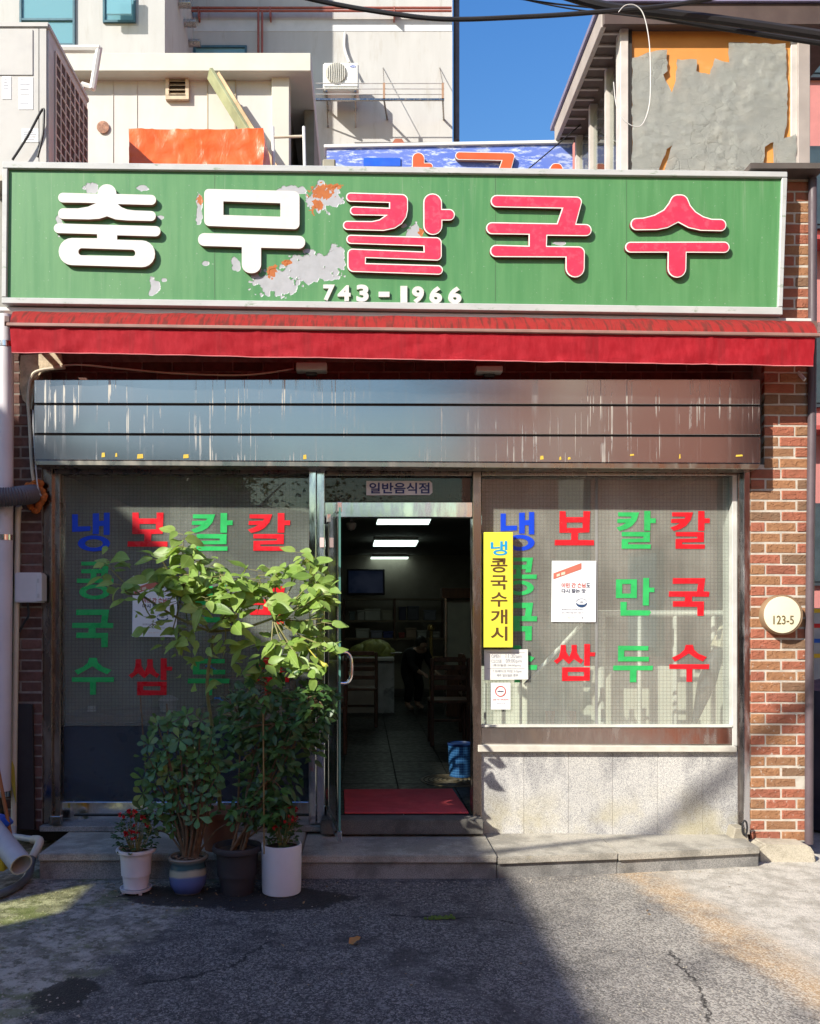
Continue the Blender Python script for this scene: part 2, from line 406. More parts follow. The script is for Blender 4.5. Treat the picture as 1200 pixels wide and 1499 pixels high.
def m_leaf(name, c1, c2, trans=.3, rough=.42):
    t = NT(name); tc = t.n('TexCoord'); g = t.sep(tc.outputs['Object'])
    r = t.rnd(); n = t.noise(30, 3)
    c = t.mix(r, c1, c2); c = t.mix(t.ramp(n, .35, .7, 0, .3), c, tuple(q*.65 for q in c1))
    vein = t.ramp(t.math('ABSOLUTE', g[0]), .02, .0, 0, .35)
    rib = t.math('FRACT', t.math('ADD', t.math('MULTIPLY', g[1], 7), t.math('MULTIPLY', t.math('ABSOLUTE', g[0]), -8)))
    c = t.mix(t.math('MAXIMUM', vein, t.ramp(rib, .9, .97, 0, .16)), c, tuple(min(q*1.5+.05, 1) for q in c2))
    t.col(c); t.set(Specular_IOR_Level=.4, Roughness=rough)
    t.bump(rib, .12, .01)
    tl = t.n('BsdfTranslucent'); t.put(tl.inputs[0], t.mix(.5, c, (c2[0]*1.5, c2[1]*1.4, c2[2]*.6)))
    mx = t.n('MixShader'); mx.inputs[0].default_value = trans
    t.l(t.b.outputs[0], mx.inputs[1]); t.l(tl.outputs[0], mx.inputs[2]); t.l(mx.outputs[0], t.out.inputs[0])
    return t.m
def m_brick():
    t = NT('brick_clay'); r = t.rnd()
    x = t.n('ValToRGB'); t.l(r, x.inputs[0]); e = x.color_ramp
    e.interpolation = 'CONSTANT'
    cs = [(0, (.36, .125, .075)), (.15, (.29, .155, .083)), (.30, (.34, .175, .088)), (.44, (.38, .130, .08)), (.58, (.21, .130, .080)), (.70, (.36, .178, .088)), (.86, (.31, .108, .07))]
    e.elements[0].position, e.elements[0].color = cs[0][0], (*cs[0][1], 1)
    e.elements[1].position, e.elements[1].color = cs[1][0], (*cs[1][1], 1)
    for p, c in cs[2:]:
        q = e.elements.new(p); q.color = (*c, 1)
    off = t.vec('ADD', t.pos, t.n('CombineXYZ').outputs[0])
    n = t.noise(16, 5, .65); w = t.noise(3, 2, .5, t.scaled((8, 8, 26)))
    c = t.mix(t.ramp(n, .35, .7, 0, .45), x.outputs[0], (.20, .09, .05))
    s = t.sep()
    eff = t.math('MULTIPLY', t.ramp(t.noise(24, 5, .75), .58, .66), t.ramp(s[2], 1.5, 1.2, 0, .6))
    c = t.mix(eff, c, (.55, .50, .44))
    t.col(c); t.set(Roughness=.8, Specular_IOR_Level=.25)
    t.bump(t.math('ADD', t.noise(60, 4, .6), t.math('MULTIPLY', t.ramp(t.noise(9, 2, .5, t.vec('ADD', t.scaled((2.2, 2, 3)), t.scaled((0, 0, 1)))), .5, .55), .8)), .6, .006)
    return t.m
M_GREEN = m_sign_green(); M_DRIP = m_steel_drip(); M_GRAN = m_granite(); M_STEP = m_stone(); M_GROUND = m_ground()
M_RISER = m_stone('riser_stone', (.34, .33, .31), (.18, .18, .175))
M_BASE = m_stone('plinth_concrete', (.55, .50, .40), (.40, .36, .28))
M_BRICK = m_brick()
M_SHADEBRICK = mat('brick_shaded', (.10, .048, .038), .85, var=.3, vs=14, rnd=.3, bump=.5, bs=60)  # darker brick, shade of left pier and awning band put into its colour
M_MORTARD = mat('mortar_shaded', (.20, .17, .15), .9, var=.25, vs=20)  # mortar darkened with the same shade
M_STEEL = m_steel('steel_polished', (.75, .75, .77), .13, .2)
M_STEELD = m_steel('steel_dark', (.30, .27, .25), .22, .4)
M_BRONZE = m_steel('bronze_steel', (.30, .25, .22), .25, .6)
M_MORTAR = mat('mortar', (.50, .455, .39), .9, var=.2, vs=12, bump=.5, bs=150)
M_WHITE = mat('white_enamel', (.64, .63, .60), .45, var=.06, vs=4, spot=((.42, .36, .28), 6, .66, .80))
M_LWHITE = mat('letter_white', (.65, .64, .60), .5, var=.06, vs=12, spot=((.55, .53, .48), 40, .62, .76))
M_LSIDE = mat('letter_side', (.30, .18, .14), .6)
M_LRIM = mat('letter_rim', (.82, .76, .70), .4, var=.05)
M_LRED = mat('letter_red', (.70, .036, .085), .4, var=.10, vs=14, spot=((.74, .07, .12), 22, .5, .62))
M_FRAME = mat('sign_frame_paint', (.47, .48, .47), .45, var=.08, vs=4, spot=((.24, .30, .22), 9, .58, .70), stretch=(1, 1, 3))
M_BLACK = mat('black_rubber', (.018, .018, .02), .6, var=.2)
M_DARK = mat('dark_gap', (.03, .026, .024), .8)
M_CREAM = mat('cream_plaster', (.52, .48, .40), .8, var=.07, vs=2, spot=((.50, .42, .32), 3, .62, .80), bump=.2, bs=50)
M_WOOD = mat('dark_wood', (.10, .042, .022), .45, var=.3, vs=3, stretch=(8, 8, 1.5))
M_PAPER = mat('paper_white', (.84, .85, .86), .6, var=.02)
M_INK = mat('ink_navy', (.03, .04, .09), .6, var=0)
M_TERRA = mat('ink_red', (.50, .08, .06), .6, var=0)
M_PALEINK = mat('ink_grey', (.35, .36, .40), .6, var=0)
M_VRED = mat('vinyl_red', (.66, .014, .024), .32, var=.16, vs=9, spot=((.62, .06, .06), 30, .62, .70))
M_VGRN = mat('vinyl_green', (.032, .44, .115), .32, var=.16, vs=9, spot=((.10, .46, .18), 30, .62, .70))
M_VBLU = mat('vinyl_blue', (.004, .055, .62), .38, var=.05)
M_PVC = mat('pvc_grey', (.42, .42, .43), .45, var=.12, vs=6)
M_PIPE = mat('pipe_lilac', (.58, .54, .56), .5, var=.08, vs=3, spot=((.35, .32, .30), 5, .62, .8))
M_TAN = mat('pvc_tan', (.55, .49, .38), .55, var=.1)
GLASS_L = m_film('film_glass', .16, (.54, .58, .52), True, 1.8)
GLASS_R = m_film('film_glass_bright', .15, (.78, .79, .70), True, 1.7)
GLASS_C = m_film('clear_glass', .03, (.3, .32, .3), False, 1.0)
GLASS_T = m_film('teal_glass', .6, (.22, .46, .54), False, 1.2)

# ------------------------------------------------------------------ ground
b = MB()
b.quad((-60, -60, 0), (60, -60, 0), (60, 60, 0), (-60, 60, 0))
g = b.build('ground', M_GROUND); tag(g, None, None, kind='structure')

# ------------------------------------------------------------------ the shop building
BZ = Vector((0, 0, 0))
shop = empty('restaurant_building', (0, 0, 0), 'single storey noodle restaurant with brick piers, glass front and flat roof', 'building')
FZ = EYE-1.276                               # shop floor
CEIL = FZ+2.42
XL, XR = PX(-20, 0), PX(1188, 0)
ROOF = PZ(268, 0)
# room shell
MI_WALL = mat('inner_wall', (.30, .27, .22), .8, var=.1)
MI_CEIL = mat('inner_ceiling', (.12, .115, .10), .8, var=.1)
fl = MB().box(XL, XR, .17, 10.2, FZ-.2, FZ-.012).build('floor_bed', M_DARK, shop)
M_TILE = mat('slate_tile', (.020, .021, .020), .42, var=.25, vs=9, spot=((.045, .045, .042), 14, .55, .75), rnd=.2, bump=.15, bs=40, spec=.12)
tile_me = None
tw = .43
for j in range(16):
    for i in range(10):
        x = .70-tw*6+i*tw; y = .05+j*tw*1.2
        if tile_me is None:
            o = MB().box(.004, tw-.004, .004, tw*1.2-.004, 0, .012).build('floor_tile', M_TILE, fl, base=Vector((0, 0, 0)), bevel=.002)
            tile_me = o.data; o.location = Vector((x, y, FZ-.012))-WL[fl.name]
        else:
            o = bpy.data.objects.new('floor_tile', tile_me); COL.objects.link(o); o.parent = fl; o.location = Vector((x, y, FZ-.012))-WL[fl.name]
MB().box(XL-.1, XL+.05, .02, 10.2, FZ, CEIL).build('side_wall', MI_WALL, shop)
MB().box(XR-.12, XR, .25, 10.2, FZ, CEIL).build('side_wall', MI_WALL, shop)
MB().box(XL, XR, 10, 10.2, FZ, CEIL).build('back_wall', MI_WALL, shop)
MB().box(XL, XR, .12, 10.2, CEIL, CEIL+.06).build('ceiling', MI_CEIL, shop)
MB().box(XL-.1, XR, .2, 10.2, CEIL+.06, ROOF).build('roof', mat('roof_screed', (.32, .31, .28), .9), shop)
# brick piers and the wall strip over the shutter
course = 15.6*5.5/F
BL, BH = .190, course-.0105
brick_me = []
for L in (BL, .090, .14, .06):
    m = MB().box(0, L, 0, .045, 0, BH)
    bmesh.ops.bevel(m.bm, geom=m.bm.edges[:], offset=.0035, segments=1, affect='EDGES')
    for v in m.bm.verts: v.co += Vector((R.uniform(-1, 1), R.uniform(-1, 1), R.uniform(-1, 1)))*.0016
    o = m.build('brick', M_BRICK, shop); brick_me.append((L, o.data)); bpy.data.objects.remove(o)
def lay(parent, x0, x1, z0, z1, yf, skip=None, phase=0):
    n = int((z1-z0)/course)
    for r in range(n):
        z = z0+r*course; x = x0; first = True; k = 0
        while x < x1-.03:
            rem = x1-x
            want = BL if not (first and (r+phase) % 2) else .090
            L = min([q for q, _ in brick_me if q <= min(want, rem)+1e-4] or [.06], key=lambda q: -q)
            if rem-L < .05 and rem-L > 0.012 and rem < .2: pass
            me = dict(brick_me)[L]
            sx = 1.0
            nxt = x+L+.0105
            if x1-nxt < .045: sx = rem/L; nxt = x1
            if not (skip and skip(x, z)):
                o = bpy.data.objects.new('brick', me); COL.objects.link(o); o.parent = parent
                o.location = Vector((x, yf+R.uniform(-.002, .002), z))-WL[parent.name]
                o.scale = (sx, 1, 1)
            x = nxt; first = False
b = MB(); YB = .0035
zt = PZ(680, 0); z1 = PZ(1232, 0); ztop = PZ(262, 0)
b.box(PX(1099, 0), XR-.004, YB, .25, z1, zt); b.box(PX(1119, 0), XR-.004, YB, .25, zt, ztop)
pr = b.build('brick_pier', M_MORTAR, shop)
lay(pr, PX(1099, 0), XR, z1+.006, zt, 0, skip=lambda x, z: x > PX(1165, 0) and abs(z-PZ(1146, 0)) < .034)
lay(pr, PX(1119, 0), XR, z1+.006+course*int((zt-z1-.006)/course), ztop, 0, phase=1)
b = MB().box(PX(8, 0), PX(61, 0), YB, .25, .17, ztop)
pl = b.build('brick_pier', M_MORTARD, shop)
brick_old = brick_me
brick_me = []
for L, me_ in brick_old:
    m2_ = me_.copy(); m2_.materials.clear(); m2_.materials.append(M_SHADEBRICK); brick_me.append((L, m2_))
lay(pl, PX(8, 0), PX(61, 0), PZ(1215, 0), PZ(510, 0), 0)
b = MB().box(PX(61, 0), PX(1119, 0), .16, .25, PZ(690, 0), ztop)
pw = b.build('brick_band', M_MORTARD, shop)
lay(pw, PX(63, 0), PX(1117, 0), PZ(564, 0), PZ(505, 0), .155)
MB().box(PX(1100, -.1)-.02, PX(1204, -.1), -.13, .3, ztop, ztop+.035).build('roof_flashing', mat('flashing', (.10, .085, .075), .5), shop)
MB().box(PX(-30, 0), PX(1100, 0), .02, .3, ztop, ztop+.035).build('parapet_cap', M_CREAM, shop)
# plinth block below the right pier
b = MB().pprism([(1110, 1303), (1110, 1243), (1120, 1236), (1186, 1238), (1194, 1250), (1202, 1303)], -.16, .24)
b.build('pier_plinth', M_BASE, shop, bevel=.012, seg=2)
b = MB().pprism([(1070, 1236), (1076, 1212), (1092, 1212), (1098, 1236)], -.06, .05); b.build('jamb_block', M_BASE, shop, bevel=.006)
# granite stall riser in panels
xs = [698, 767, 832, 897, 963, 1029, 1080]
for a, c in zip(xs, xs[1:]):
    MB().box(PX(a, .04)+.0008, PX(c, .04)-.0008, .04, .16, PZ(1238, 0), PZ(1100, .04)).build('granite_panel', M_GRAN, shop, bevel=.0015)
MB().box(PX(698, .05), PX(1080, .05), .048, .155, PZ(1238, 0), PZ(1101, .05)).build('riser_backing', M_DARK, shop)
MB().pprism([(700, 1091), (1079, 1093), (1079, 1101), (700, 1101)], .0, .2).build('window_ledge', mat('ledge_stone', (.58, .55, .47), .6, var=.12, vs=12), shop, bevel=.003)
# ------------------------------------------------------------------ step in front
step = empty('granite_step', (0, -.3, 0), 'worn grey granite step running along the shopfront', 'step')
def GY(px, py, zz): return G(px, py, zz)
ztL = EYE-1.372; ztR = EYE-1.41
joints = [55, 440, 728, 905, 1113]
fy = {55: -.53, 440: -.52, 728: -.52, 905: -.42, 1113: -.27}
for a, c in zip(joints, joints[1:]):
    za = ztL+(ztR-ztL)*(a-55)/1058
    xa, xc = PX(a, fy[a]), PX(c, fy[c])
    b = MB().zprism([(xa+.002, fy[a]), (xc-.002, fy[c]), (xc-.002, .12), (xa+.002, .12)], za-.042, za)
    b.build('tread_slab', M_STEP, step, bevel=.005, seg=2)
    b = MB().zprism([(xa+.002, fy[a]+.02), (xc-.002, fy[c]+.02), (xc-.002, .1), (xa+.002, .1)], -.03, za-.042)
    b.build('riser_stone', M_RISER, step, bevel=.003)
MB().box(PX(470, 0), PX(705, 0), -.10, .049, ztL+.003, FZ-.002).build('door_sill', m_stone('sill_stone', (.17, .16, .14), (.09, .088, .08)), step, bevel=.006, seg=2)
MB().box(PX(476, 0), PX(700, 0), .05, .17, ztL+.003, FZ-.013).build('sill_bed', M_RISER, step)
MB().box(PX(60, 0), PX(470, 0), -.03, .12, ztL+.003, PZ(1205, .05)).build('window_sill', M_RISER, step, bevel=.004)
# ------------------------------------------------------------------ glyph outlines traced in pixels
def gl(ox, oy, s, *loops): return [[(ox+p[0]/s, oy+p[1]/s)+((p[2]/s,) if len(p) > 2 else ()) for p in lp] for lp in loops]
def ell(cx, cy, rx, ry, n=28): return [(cx+rx*math.cos(2*math.pi*k/n), cy+ry*math.sin(2*math.pi*k/n)) for k in range(n)]
Z6 = 6.6667
SIGN = {
 'chung': gl(70, 260, Z6, [(100,147,48),(485,158),(485,65,90),(668,65,90),(668,160),(1055,170,48),(1055,268,48),(680,258),(718,290),(775,312),(850,321),(1052,328,46),(1052,425,46),(770,418),(660,408),(578,378),(500,402),(400,408),(100,402,48),(100,300,48),(290,301),(390,285),(475,248),(100,242,48)],
   [(58,447,47),(1098,475,47),(1098,575,48),(675,563),(675,606),(1045,616,130),(1045,878,130),(105,850,130),(105,588,130),(480,592),(480,552),(58,540,47)], [(297,688,34),(852,705,34),(852,768,25),(297,758,34)]),
 'mu': gl(280, 260, Z6, [(125,110,45),(1055,132,60),(1055,505,50),(125,470,50)], [(312,232),(868,250),(868,382),(312,365)],
   [(65,540,60),(1110,570,60),(1110,695,60),(680,685),(680,935,85),(492,930,85),(492,678),(65,665,60)]),
 'kal': gl(495, 270, Z6, [(75,78,44),(680,96,60),(680,250),(665,320),(620,385),(550,430),(440,453),(45,443,43),(45,355,43),(330,358),(400,343),(455,305),(113,300,42),(113,213,42),(495,228),(495,180),(75,168,44)],
   [(828,85,90),(1012,92,90),(1012,240),(1137,240,54),(1137,352,54),(1015,352),(1015,495,90),(830,490,90)],
   [(78,490,43),(1008,517,50),(1010,745,50),(270,718),(268,768),(1020,790,45),(1020,882,45),(88,852,60),(88,625,50),(832,655),(830,603),(78,578,43)]),
 'guk': gl(700, 270, Z6, [(120,102,58),(1025,120,50),(955,385),(1105,388,57),(1105,505,57),(672,500),(668,600),(1040,606,60),(1035,910,92),(850,905,92),(850,712),(112,708,58),(115,588,58),(490,598),(490,490),(75,485,57),(75,368,57),(765,380),(815,235),(120,222,58)]),
 'su': gl(905, 270, Z6, [(118,330,57),(240,325),(350,296),(440,246),(490,180),(530,98,75),(660,98,75),(705,205),(755,265),(830,312),(910,336),(1053,338,57),(1053,458,57),(800,452),(680,425),(582,372),(480,425),(380,445),(118,448,57)],
   [(65,560,52),(1085,558,54),(1085,668,54),(665,665),(660,910,90),(478,910,90),(480,665),(65,665,52)]),
}
def n2(*g): return list(g)
K = gl(880, 730, Z6, [(165,133),(370,133),(345,210),(300,265),(250,295),(180,315),(148,282),(200,262),(245,235),(155,236),(158,198),(285,194),(298,175),(165,172)],
   [(420,120),(480,120),(480,192),(532,192),(530,238),(480,238),(478,312),(418,312)],
   [(200,325),(476,325),(474,423),(262,426),(262,445),(484,447),(482,488),(198,488),(200,392),(412,388),(412,369),(200,367)])
WIN = {
 'kal': K,
 'man': gl(880, 730, Z6, [(145,787),(348,787),(346,970),(143,970)], [(205,832),(290,832),(288,926),(203,926)], [(410,773),(467,773),(467,868),(518,868),(518,912),(467,912),(464,1042),(405,1042)], [(188,1008),(248,1008),(246,1088),(475,1090),(485,1112),(465,1140),(188,1142)]),
 'du': gl(880, 870, Z6, [(165,502),(460,505),(458,547),(225,548),(222,607),(465,610),(463,655),(163,655)], [(118,695),(505,697),(500,742),(345,742),(342,858),(278,858),(280,742),(115,742)]),
 'guk': gl(880, 730, Z6, [(700,775),(1015,775),(997,905),(1055,908),(1050,957),(885,955),(885,1003),(1003,1003),(1000,1143),(938,1143),(938,1055),(698,1053),(700,1000),(815,1000),(818,957),(658,955),(662,905),(935,905),(945,828),(697,830)]),
 'su': gl(880, 870, Z6, [(825,493),(893,493),(905,540),(950,580),(1030,612),(990,655),(910,615),(855,575),(800,610),(720,658),(690,618),(770,580),(812,540)], [(665,683),(1055,683),(1050,730),(888,730),(886,853),(832,853),(832,730),(665,728)]),
 'naeng': gl(720, 730, Z6, [(85,145),(135,145),(135,265),(245,262),(243,308),(85,318)], [(265,138),(320,135),(320,210),(362,208),(362,130),(412,130),(412,348),(360,348),(360,258),(320,260),(318,340),(265,340)], ell(275,430,140,78), ell(275,430,78,42)),
 'kong': gl(720, 730, Z6, [(150,575),(400,575),(380,720),(325,720),(330,688),(285,688),(285,740),(438,740),(435,782),(110,782),(112,740),(235,740),(235,688),(150,688),(150,648),(336,645),(341,612),(150,612)], ell(270,870,138,72), ell(270,870,76,37)),
 'bo': gl(720, 730, Z6, [(660,122),(718,122),(722,180),(892,180),(892,122),(958,122),(950,328),(842,332),(838,402),(995,405),(995,455),(612,455),(615,402),(772,402),(775,332),(658,332)], [(728,232),(885,232),(885,285),(728,285)]),
 'ssam': gl(740, 870, 8, [(645,592),(705,592),(708,670),(745,735),(772,670),(772,592),(832,592),(835,680),(870,745),(910,770),(880,812),(800,758),(740,815),(672,755),(600,815),(565,780),(620,740),(642,670)], [(922,582),(988,582),(988,680),(1050,680),(1045,725),(985,725),(985,838),(920,838)], [(662,855),(988,855),(985,1012),(660,1015)], [(728,908),(918,908),(918,958),(728,955)]),
}
def loops_px(loops, Y, dx=0, dy=0, sx=1.0, anchor=0):
    out = []
    for lp in loops:
        f = fillet(lp)
        out.append([XZ(anchor+(p[0]-anchor)*sx+dx, p[1]+dy, Y) for p in f])
    return out

# ------------------------------------------------------------------ windows
YG = .10
def frame_bar(b, x0, y0, x1, y1, ya=.06, yb=.15): b.pbox(x0, y0, x1, y1, ya, yb)
lw = empty('shop_window', P(260, 1205, .1), 'left shop window with red, green and blue Korean menu lettering behind the potted plants', 'window')
b = MB(); frame_bar(b, 62, 686, 76, 1206, .02, .2); b.build('jamb_post', M_BRONZE, lw, bevel=.003)
b = MB(); frame_bar(b, 77.5, 690, 88, 1204, .05, .16); b.build('frame_stile', M_BRONZE, lw, bevel=.003)
b = MB(); frame_bar(b, 78, 684, 452, 693, .04, .16); b.build('frame_head', M_BRONZE, lw, bevel=.003)
MB().pbox(88, 1174, 452, 1206, .07, .16).build('kick_plate', M_STEEL, lw, bevel=.002)
MB().pbox(88, 693, 452, 1062.5, YG, YG+.006).build('pane', GLASS_L, lw)
MB().pbox(88, 1063, 452, 1174, YG, YG+.006).build('pane', GLASS_C, lw)
MB().pbox(88.5, 1063, 451.5, 1173.5, YG+.014, YG+.02).build('navy_film', mat('navy_film', (.030, .038, .072), .35, var=.2, vs=3), lw)
rw = empty('shop_window', P(890, 1092, .1), 'right shop window with sunlit menu lettering above the granite panels', 'window')
b = MB(); frame_bar(b, 1072, 690, 1079, 1092, .05, .2); b.build('frame_stile', mat('alu_white', (.70, .70, .66), .4, .3), rw, bevel=.002)
b = MB(); frame_bar(b, 1079.5, 686, 1088, 1240, .04, .2); b.build('jamb_post', M_STEELD, rw, bevel=.003)
b = MB(); frame_bar(b, 1089, 680, 1098, 1222, .0, .2); b.build('jamb_post', M_STEEL, rw, bevel=.003)
b = MB(); frame_bar(b, 705, 684, 1079, 696, .04, .16); b.build('frame_head', M_BRONZE, rw, bevel=.003)
b = MB(); frame_bar(b, 704, 1065, 1072, 1090, .05, .18); b.build('bottom_rail', m_steel('rail_dark', (.42, .38, .36), .14, .3), rw, bevel=.004)
b = MB(); frame_bar(b, 704, 1061.5, 1072, 1064.5, .045, .1); b.build('bead_strip', mat('alu_pale', (.66, .65, .58), .4), rw)
MB().pbox(705, 696, 871, 1062, YG, YG+.006).build('pane', GLASS_R, rw)
MB().pbox(875, 696, 1072, 1062, YG, YG+.006).build('pane', GLASS_R, rw)
MB().pbox(871.2, 696, 874.8, 1062, YG+.001, YG+.012).build('pane_seal', mat('seal_grey', (.25, .25, .24), .5), rw)
YL = YG-.002
def vinyl(parent, key, m, dx, dy, sx=1.0, anchor=0, nm='letter'):
    flat_loops(nm, loops_px(WIN[key], YL, dx, dy, sx, anchor), YL, .0015, m, parent)
for key, m, dx, dy in (('kal', M_VGRN, 0, 0), ('kal', M_VRED, 79, 0), ('man', M_VGRN, 0, 0), ('guk', M_VRED, 0, 0), ('du', M_VGRN, 0, 0), ('su', M_VRED, 0, 0),
                       ('naeng', M_VBLU, 0, 0), ('kong', M_VGRN, 0, 0), ('guk', M_VGRN, -252, 36), ('su', M_VGRN, -252, 1), ('bo', M_VRED, 0, 0), ('ssam', M_VRED, 0, 0)):
    vinyl(rw, key, m, dx, dy)
for key, m, dx, dy, sx, an in (('kal', M_VGRN, -621, 3, 1.06, 931), ('kal', M_VRED, -537.5, 3, 1.08, 931), ('man', M_VGRN, -621, 10, 1.05, 931), ('guk', M_VRED, -617, 12, 1.08, 1010), ('du', M_VGRN, -621, 19, 1.05, 931),
                       ('su', M_VRED, -617, 19, 1.08, 1010), ('naeng', M_VBLU, -624.5, 1, 1.12, 757), ('kong', M_VGRN, -622, 6, 1.1, 761), ('guk', M_VGRN, -873, 46, 1.02, 1010), ('su', M_VGRN, -873, 19, 1.06, 1010),
                       ('bo', M_VRED, -625, 2, 1.02, 840), ('ssam', M_VRED, -621, 21, 1.06, 841)):
    vinyl(lw, key, m, dx, dy, sx, an)
# ------------------------------------------------------------------ entrance
dr = empty('entrance_frame', P(585, 1205, .05), 'polished steel door frame around the dark open entrance', 'door frame')
for x0, x1, ya in ((452, 462.5, -.01), (463.5, 475, .01)):
    MB().pbox(x0, 685, x1, 1206, ya, .15).build('door_post', M_STEEL, dr, bevel=.003)
MB().pbox(692, 690, 704.5, 1212, .02, .16).build('door_post', M_BRONZE, dr, bevel=.003)
MB().pbox(475.5, 735, 691.5, 757, .03, .14).build('transom_bar', M_STEEL, dr, bevel=.003)
MB().pbox(475.5, 697, 691.5, 734.5, .085, .093).build('transom_pane', m_film('transom_glass', .55, (.075, .065, .05), True, 1.0), dr)
MB().pbox(475.5, 686, 691.5, 696.5, .04, .14).build('frame_head', M_BRONZE, dr, bevel=.003)
MB().pbox(468, 787, 474, 801, -.004, .004).build('sticker', mat('sticker_pink', (.75, .55, .52), .6), dr)
stk = empty('door_sticker', P(584, 725, .08), 'small white sticker with navy Korean letters above the door', 'sticker')
b = MB().prism([XZ(x, y, .078) for x, y in ((536, 704), (629, 704), (632.5, 707), (633, 721), (629, 724.5), (536, 725))], .078, .083)
b.build('backing', mat('sticker_back', (.80, .74, .72), .6, var=.03), stk)
text('lettering', '일반음식점', 540.5, 706.5, 628.5, 722.5, .0755, mat('ink_blue', (.02, .03, .16), .5), stk, bold=.022)
# open glass door leaf
hx, hy = PX(478, .06), .06
fe = P(497, 1235, CAMY+4.87)
dd = Vector((fe.x-hx, fe.y-hy, 0)); dl = dd.length; dd.normalize(); dn = Vector((-dd.y, dd.x, 0))
dz0, dz1 = FZ+.012, PZ(735, CAMY+4.87)
door = empty('glass_door', (hx, hy, dz0), 'open frameless glass door with curved steel handle, swung out', 'door')
def dbox(u0, u1, w0, w1, z0, z1):
    b = MB(); q = [Vector((hx, hy, 0))+dd*u+dn*w for u, w in ((u0, w0), (u1, w0), (u1, w1), (u0, w1))]
    return b.zprism([(p.x, p.y) for p in q], z0, z1)
dbox(.01, dl, -.006, .006, dz0+.05, dz1-.03).build('pane', GLASS_C, door)
dbox(dl+.0005, dl+.0035, -.006, .006, dz0+.05, dz1-.03).build('edge', mat('glass_edge', (.10, .26, .22), .15, var=.1), door)
dbox(.0, dl+.002, -.012, .012, dz0-.01, dz0+.048).build('bottom_rail', M_STEEL, door, bevel=.002)
dbox(.0, .14, -.012, .012, dz1-.05, dz1).build('patch_fitting', M_STEEL, door, bevel=.002)
dbox(dl-.09, dl+.002, -.013, .013, dz1-.055, dz1).build('patch_fitting', M_STEEL, door, bevel=.002)
dbox(dl-.055, dl-.028, .0065, .0085, dz0+.55, dz0+1.5).build('push_label', mat('label_blue', (.01, .03, .45), .5), door)
b = MB()
for sgn in (-1,):
    c = Vector((hx, hy, 0))+dd*(dl-.085); za, zb = PZ(1003, CAMY+4.8), PZ(957, CAMY+4.8)
    pts = [c+Vector((0, 0, za))+dn*.0, c+Vector((0, 0, za))+dn*.05, c+Vector((0, 0, za+.03))+dn*.075, c+Vector((0, 0, (za+zb)/2))+dn*.08, c+Vector((0, 0, zb-.03))+dn*.075, c+Vector((0, 0, zb))+dn*.05, c+Vector((0, 0, zb))]
    b.tube(sm(pts, 5), .010, 12)
b.build('handle', m_steel('chrome', (.8, .8, .8), .08, .05), door, smooth=True)
# ------------------------------------------------------------------ roller shutter housing
YS = -.12
sh = empty('shutter_box', P(580, 683, YS), 'stainless roller shutter housing with pale drip stains above the windows', 'shutter')
def spx(x, y): return XZ(x, y, YS)
rows = [((50, 556), (1113, 555), (1113, 592), (50, 590)), ((50, 593), (1113, 595), (1113, 636.5), (50, 634)), ((50, 637), (1113, 639.5), (1113, 678), (50, 673))]
for q in rows: MB().prism([spx(*p) for p in q], YS, .0).build('panel', M_DRIP, sh, bevel=.0025)
MB().prism([spx(51, 560), spx(1111, 560), spx(1111, 676), spx(51, 672)], YS+.012, .01).build('core', M_DARK, sh)
MB().prism([spx(50, 674), spx(1113, 679), spx(1108, 687), spx(52, 681)], YS-.006, .02).build('bottom_rail', m_steel('rail_brass', (.36, .33, .27), .3, .5), sh, bevel=.003)
MY = mat('tape_yellow', (.70, .48, .06), .6)
for x, y, w, h in ((151, 666, 5, 7), (170, 666, 3, 6), (205, 668, 9, 7), (272, 668, 8, 6), (446, 669, 5, 7), (793, 670, 5, 6), (820, 671, 3, 5), (833, 671, 4, 4), (925, 666, 6, 3), (995, 668, 2, 7), (1082, 667, 10, 3)):
    a = P(x-w/2, y+h/2, YS-.002); c = P(x+w/2, y-h/2, YS-.002)
    MB().prism([(a.x, a.z), (c.x, a.z+.003), (c.x-.002, c.z), (a.x+.002, c.z-.002)], YS-.003, YS-.001).build('tape_scrap', MY, sh)
# ------------------------------------------------------------------ awning
aw = empty('awning', P(600, 535, -.27), 'rolled-in red fabric awning with hanging valance below the sign', 'awning')
def m_awning():
    t = NT('awning_red'); n = t.noise(5, 5, .65, t.scaled((6, 1, 2))); f = t.noise(320, 2)
    c = t.mix(t.ramp(n, .3, .75), (.56, .02, .034), (.66, .04, .058)); c = t.mix(t.ramp(t.noise(1, 4, .6, t.scaled((10, 1, .8))), .52, .72, 0, .45), c, (.34, .03, .035)); 
    t.col(c); t.set(Roughness=.75, Specular_IOR_Level=.25); t.bump(f, .2, .001)
    return t.m
def m_awning_top():
    t = NT('awning_top'); n = t.noise(5, 5, .65, t.scaled((9, 1, 1)))
    c = t.mix(t.ramp(n, .46, .62), (.52, .05, .045), (.26, .055, .045)); 
    c = t.mix(t.ramp(t.noise(14, 4), .5, .8, 0, .5), c, (.58, .09, .07))
    t.col(c); t.set(Roughness=.8, Specular_IOR_Level=.2); t.bump(t.noise(1, 3, .5, t.scaled((7, 4, 4))), .4, .02)
    return t.m
YA, YV = -.12, -.275
def aw_edge(u, y_l, y_r, Y, xl=14, xr=1198): return P(xl+(xr-xl)*u, y_l+(y_r-y_l)*u, Y)
def wob(u, k): return noise.noise(Vector((u*26, k, 3)))
b = MB()
b.grid(lambda u, v: aw_edge(u, 456, 470, YA, 20, 1185).lerp(aw_edge(u, 476, 491, YV), v)+Vector((0, -.012*math.sin(v*3.14)+.01*wob(u, v), .012*wob(u, v*2)+.012*math.sin(v*3.14))), 90, 5)
bmesh.ops.solidify(b.bm, geom=b.bm.faces[:], thickness=.003)
b.build('canopy', m_awning_top(), aw, smooth=True)
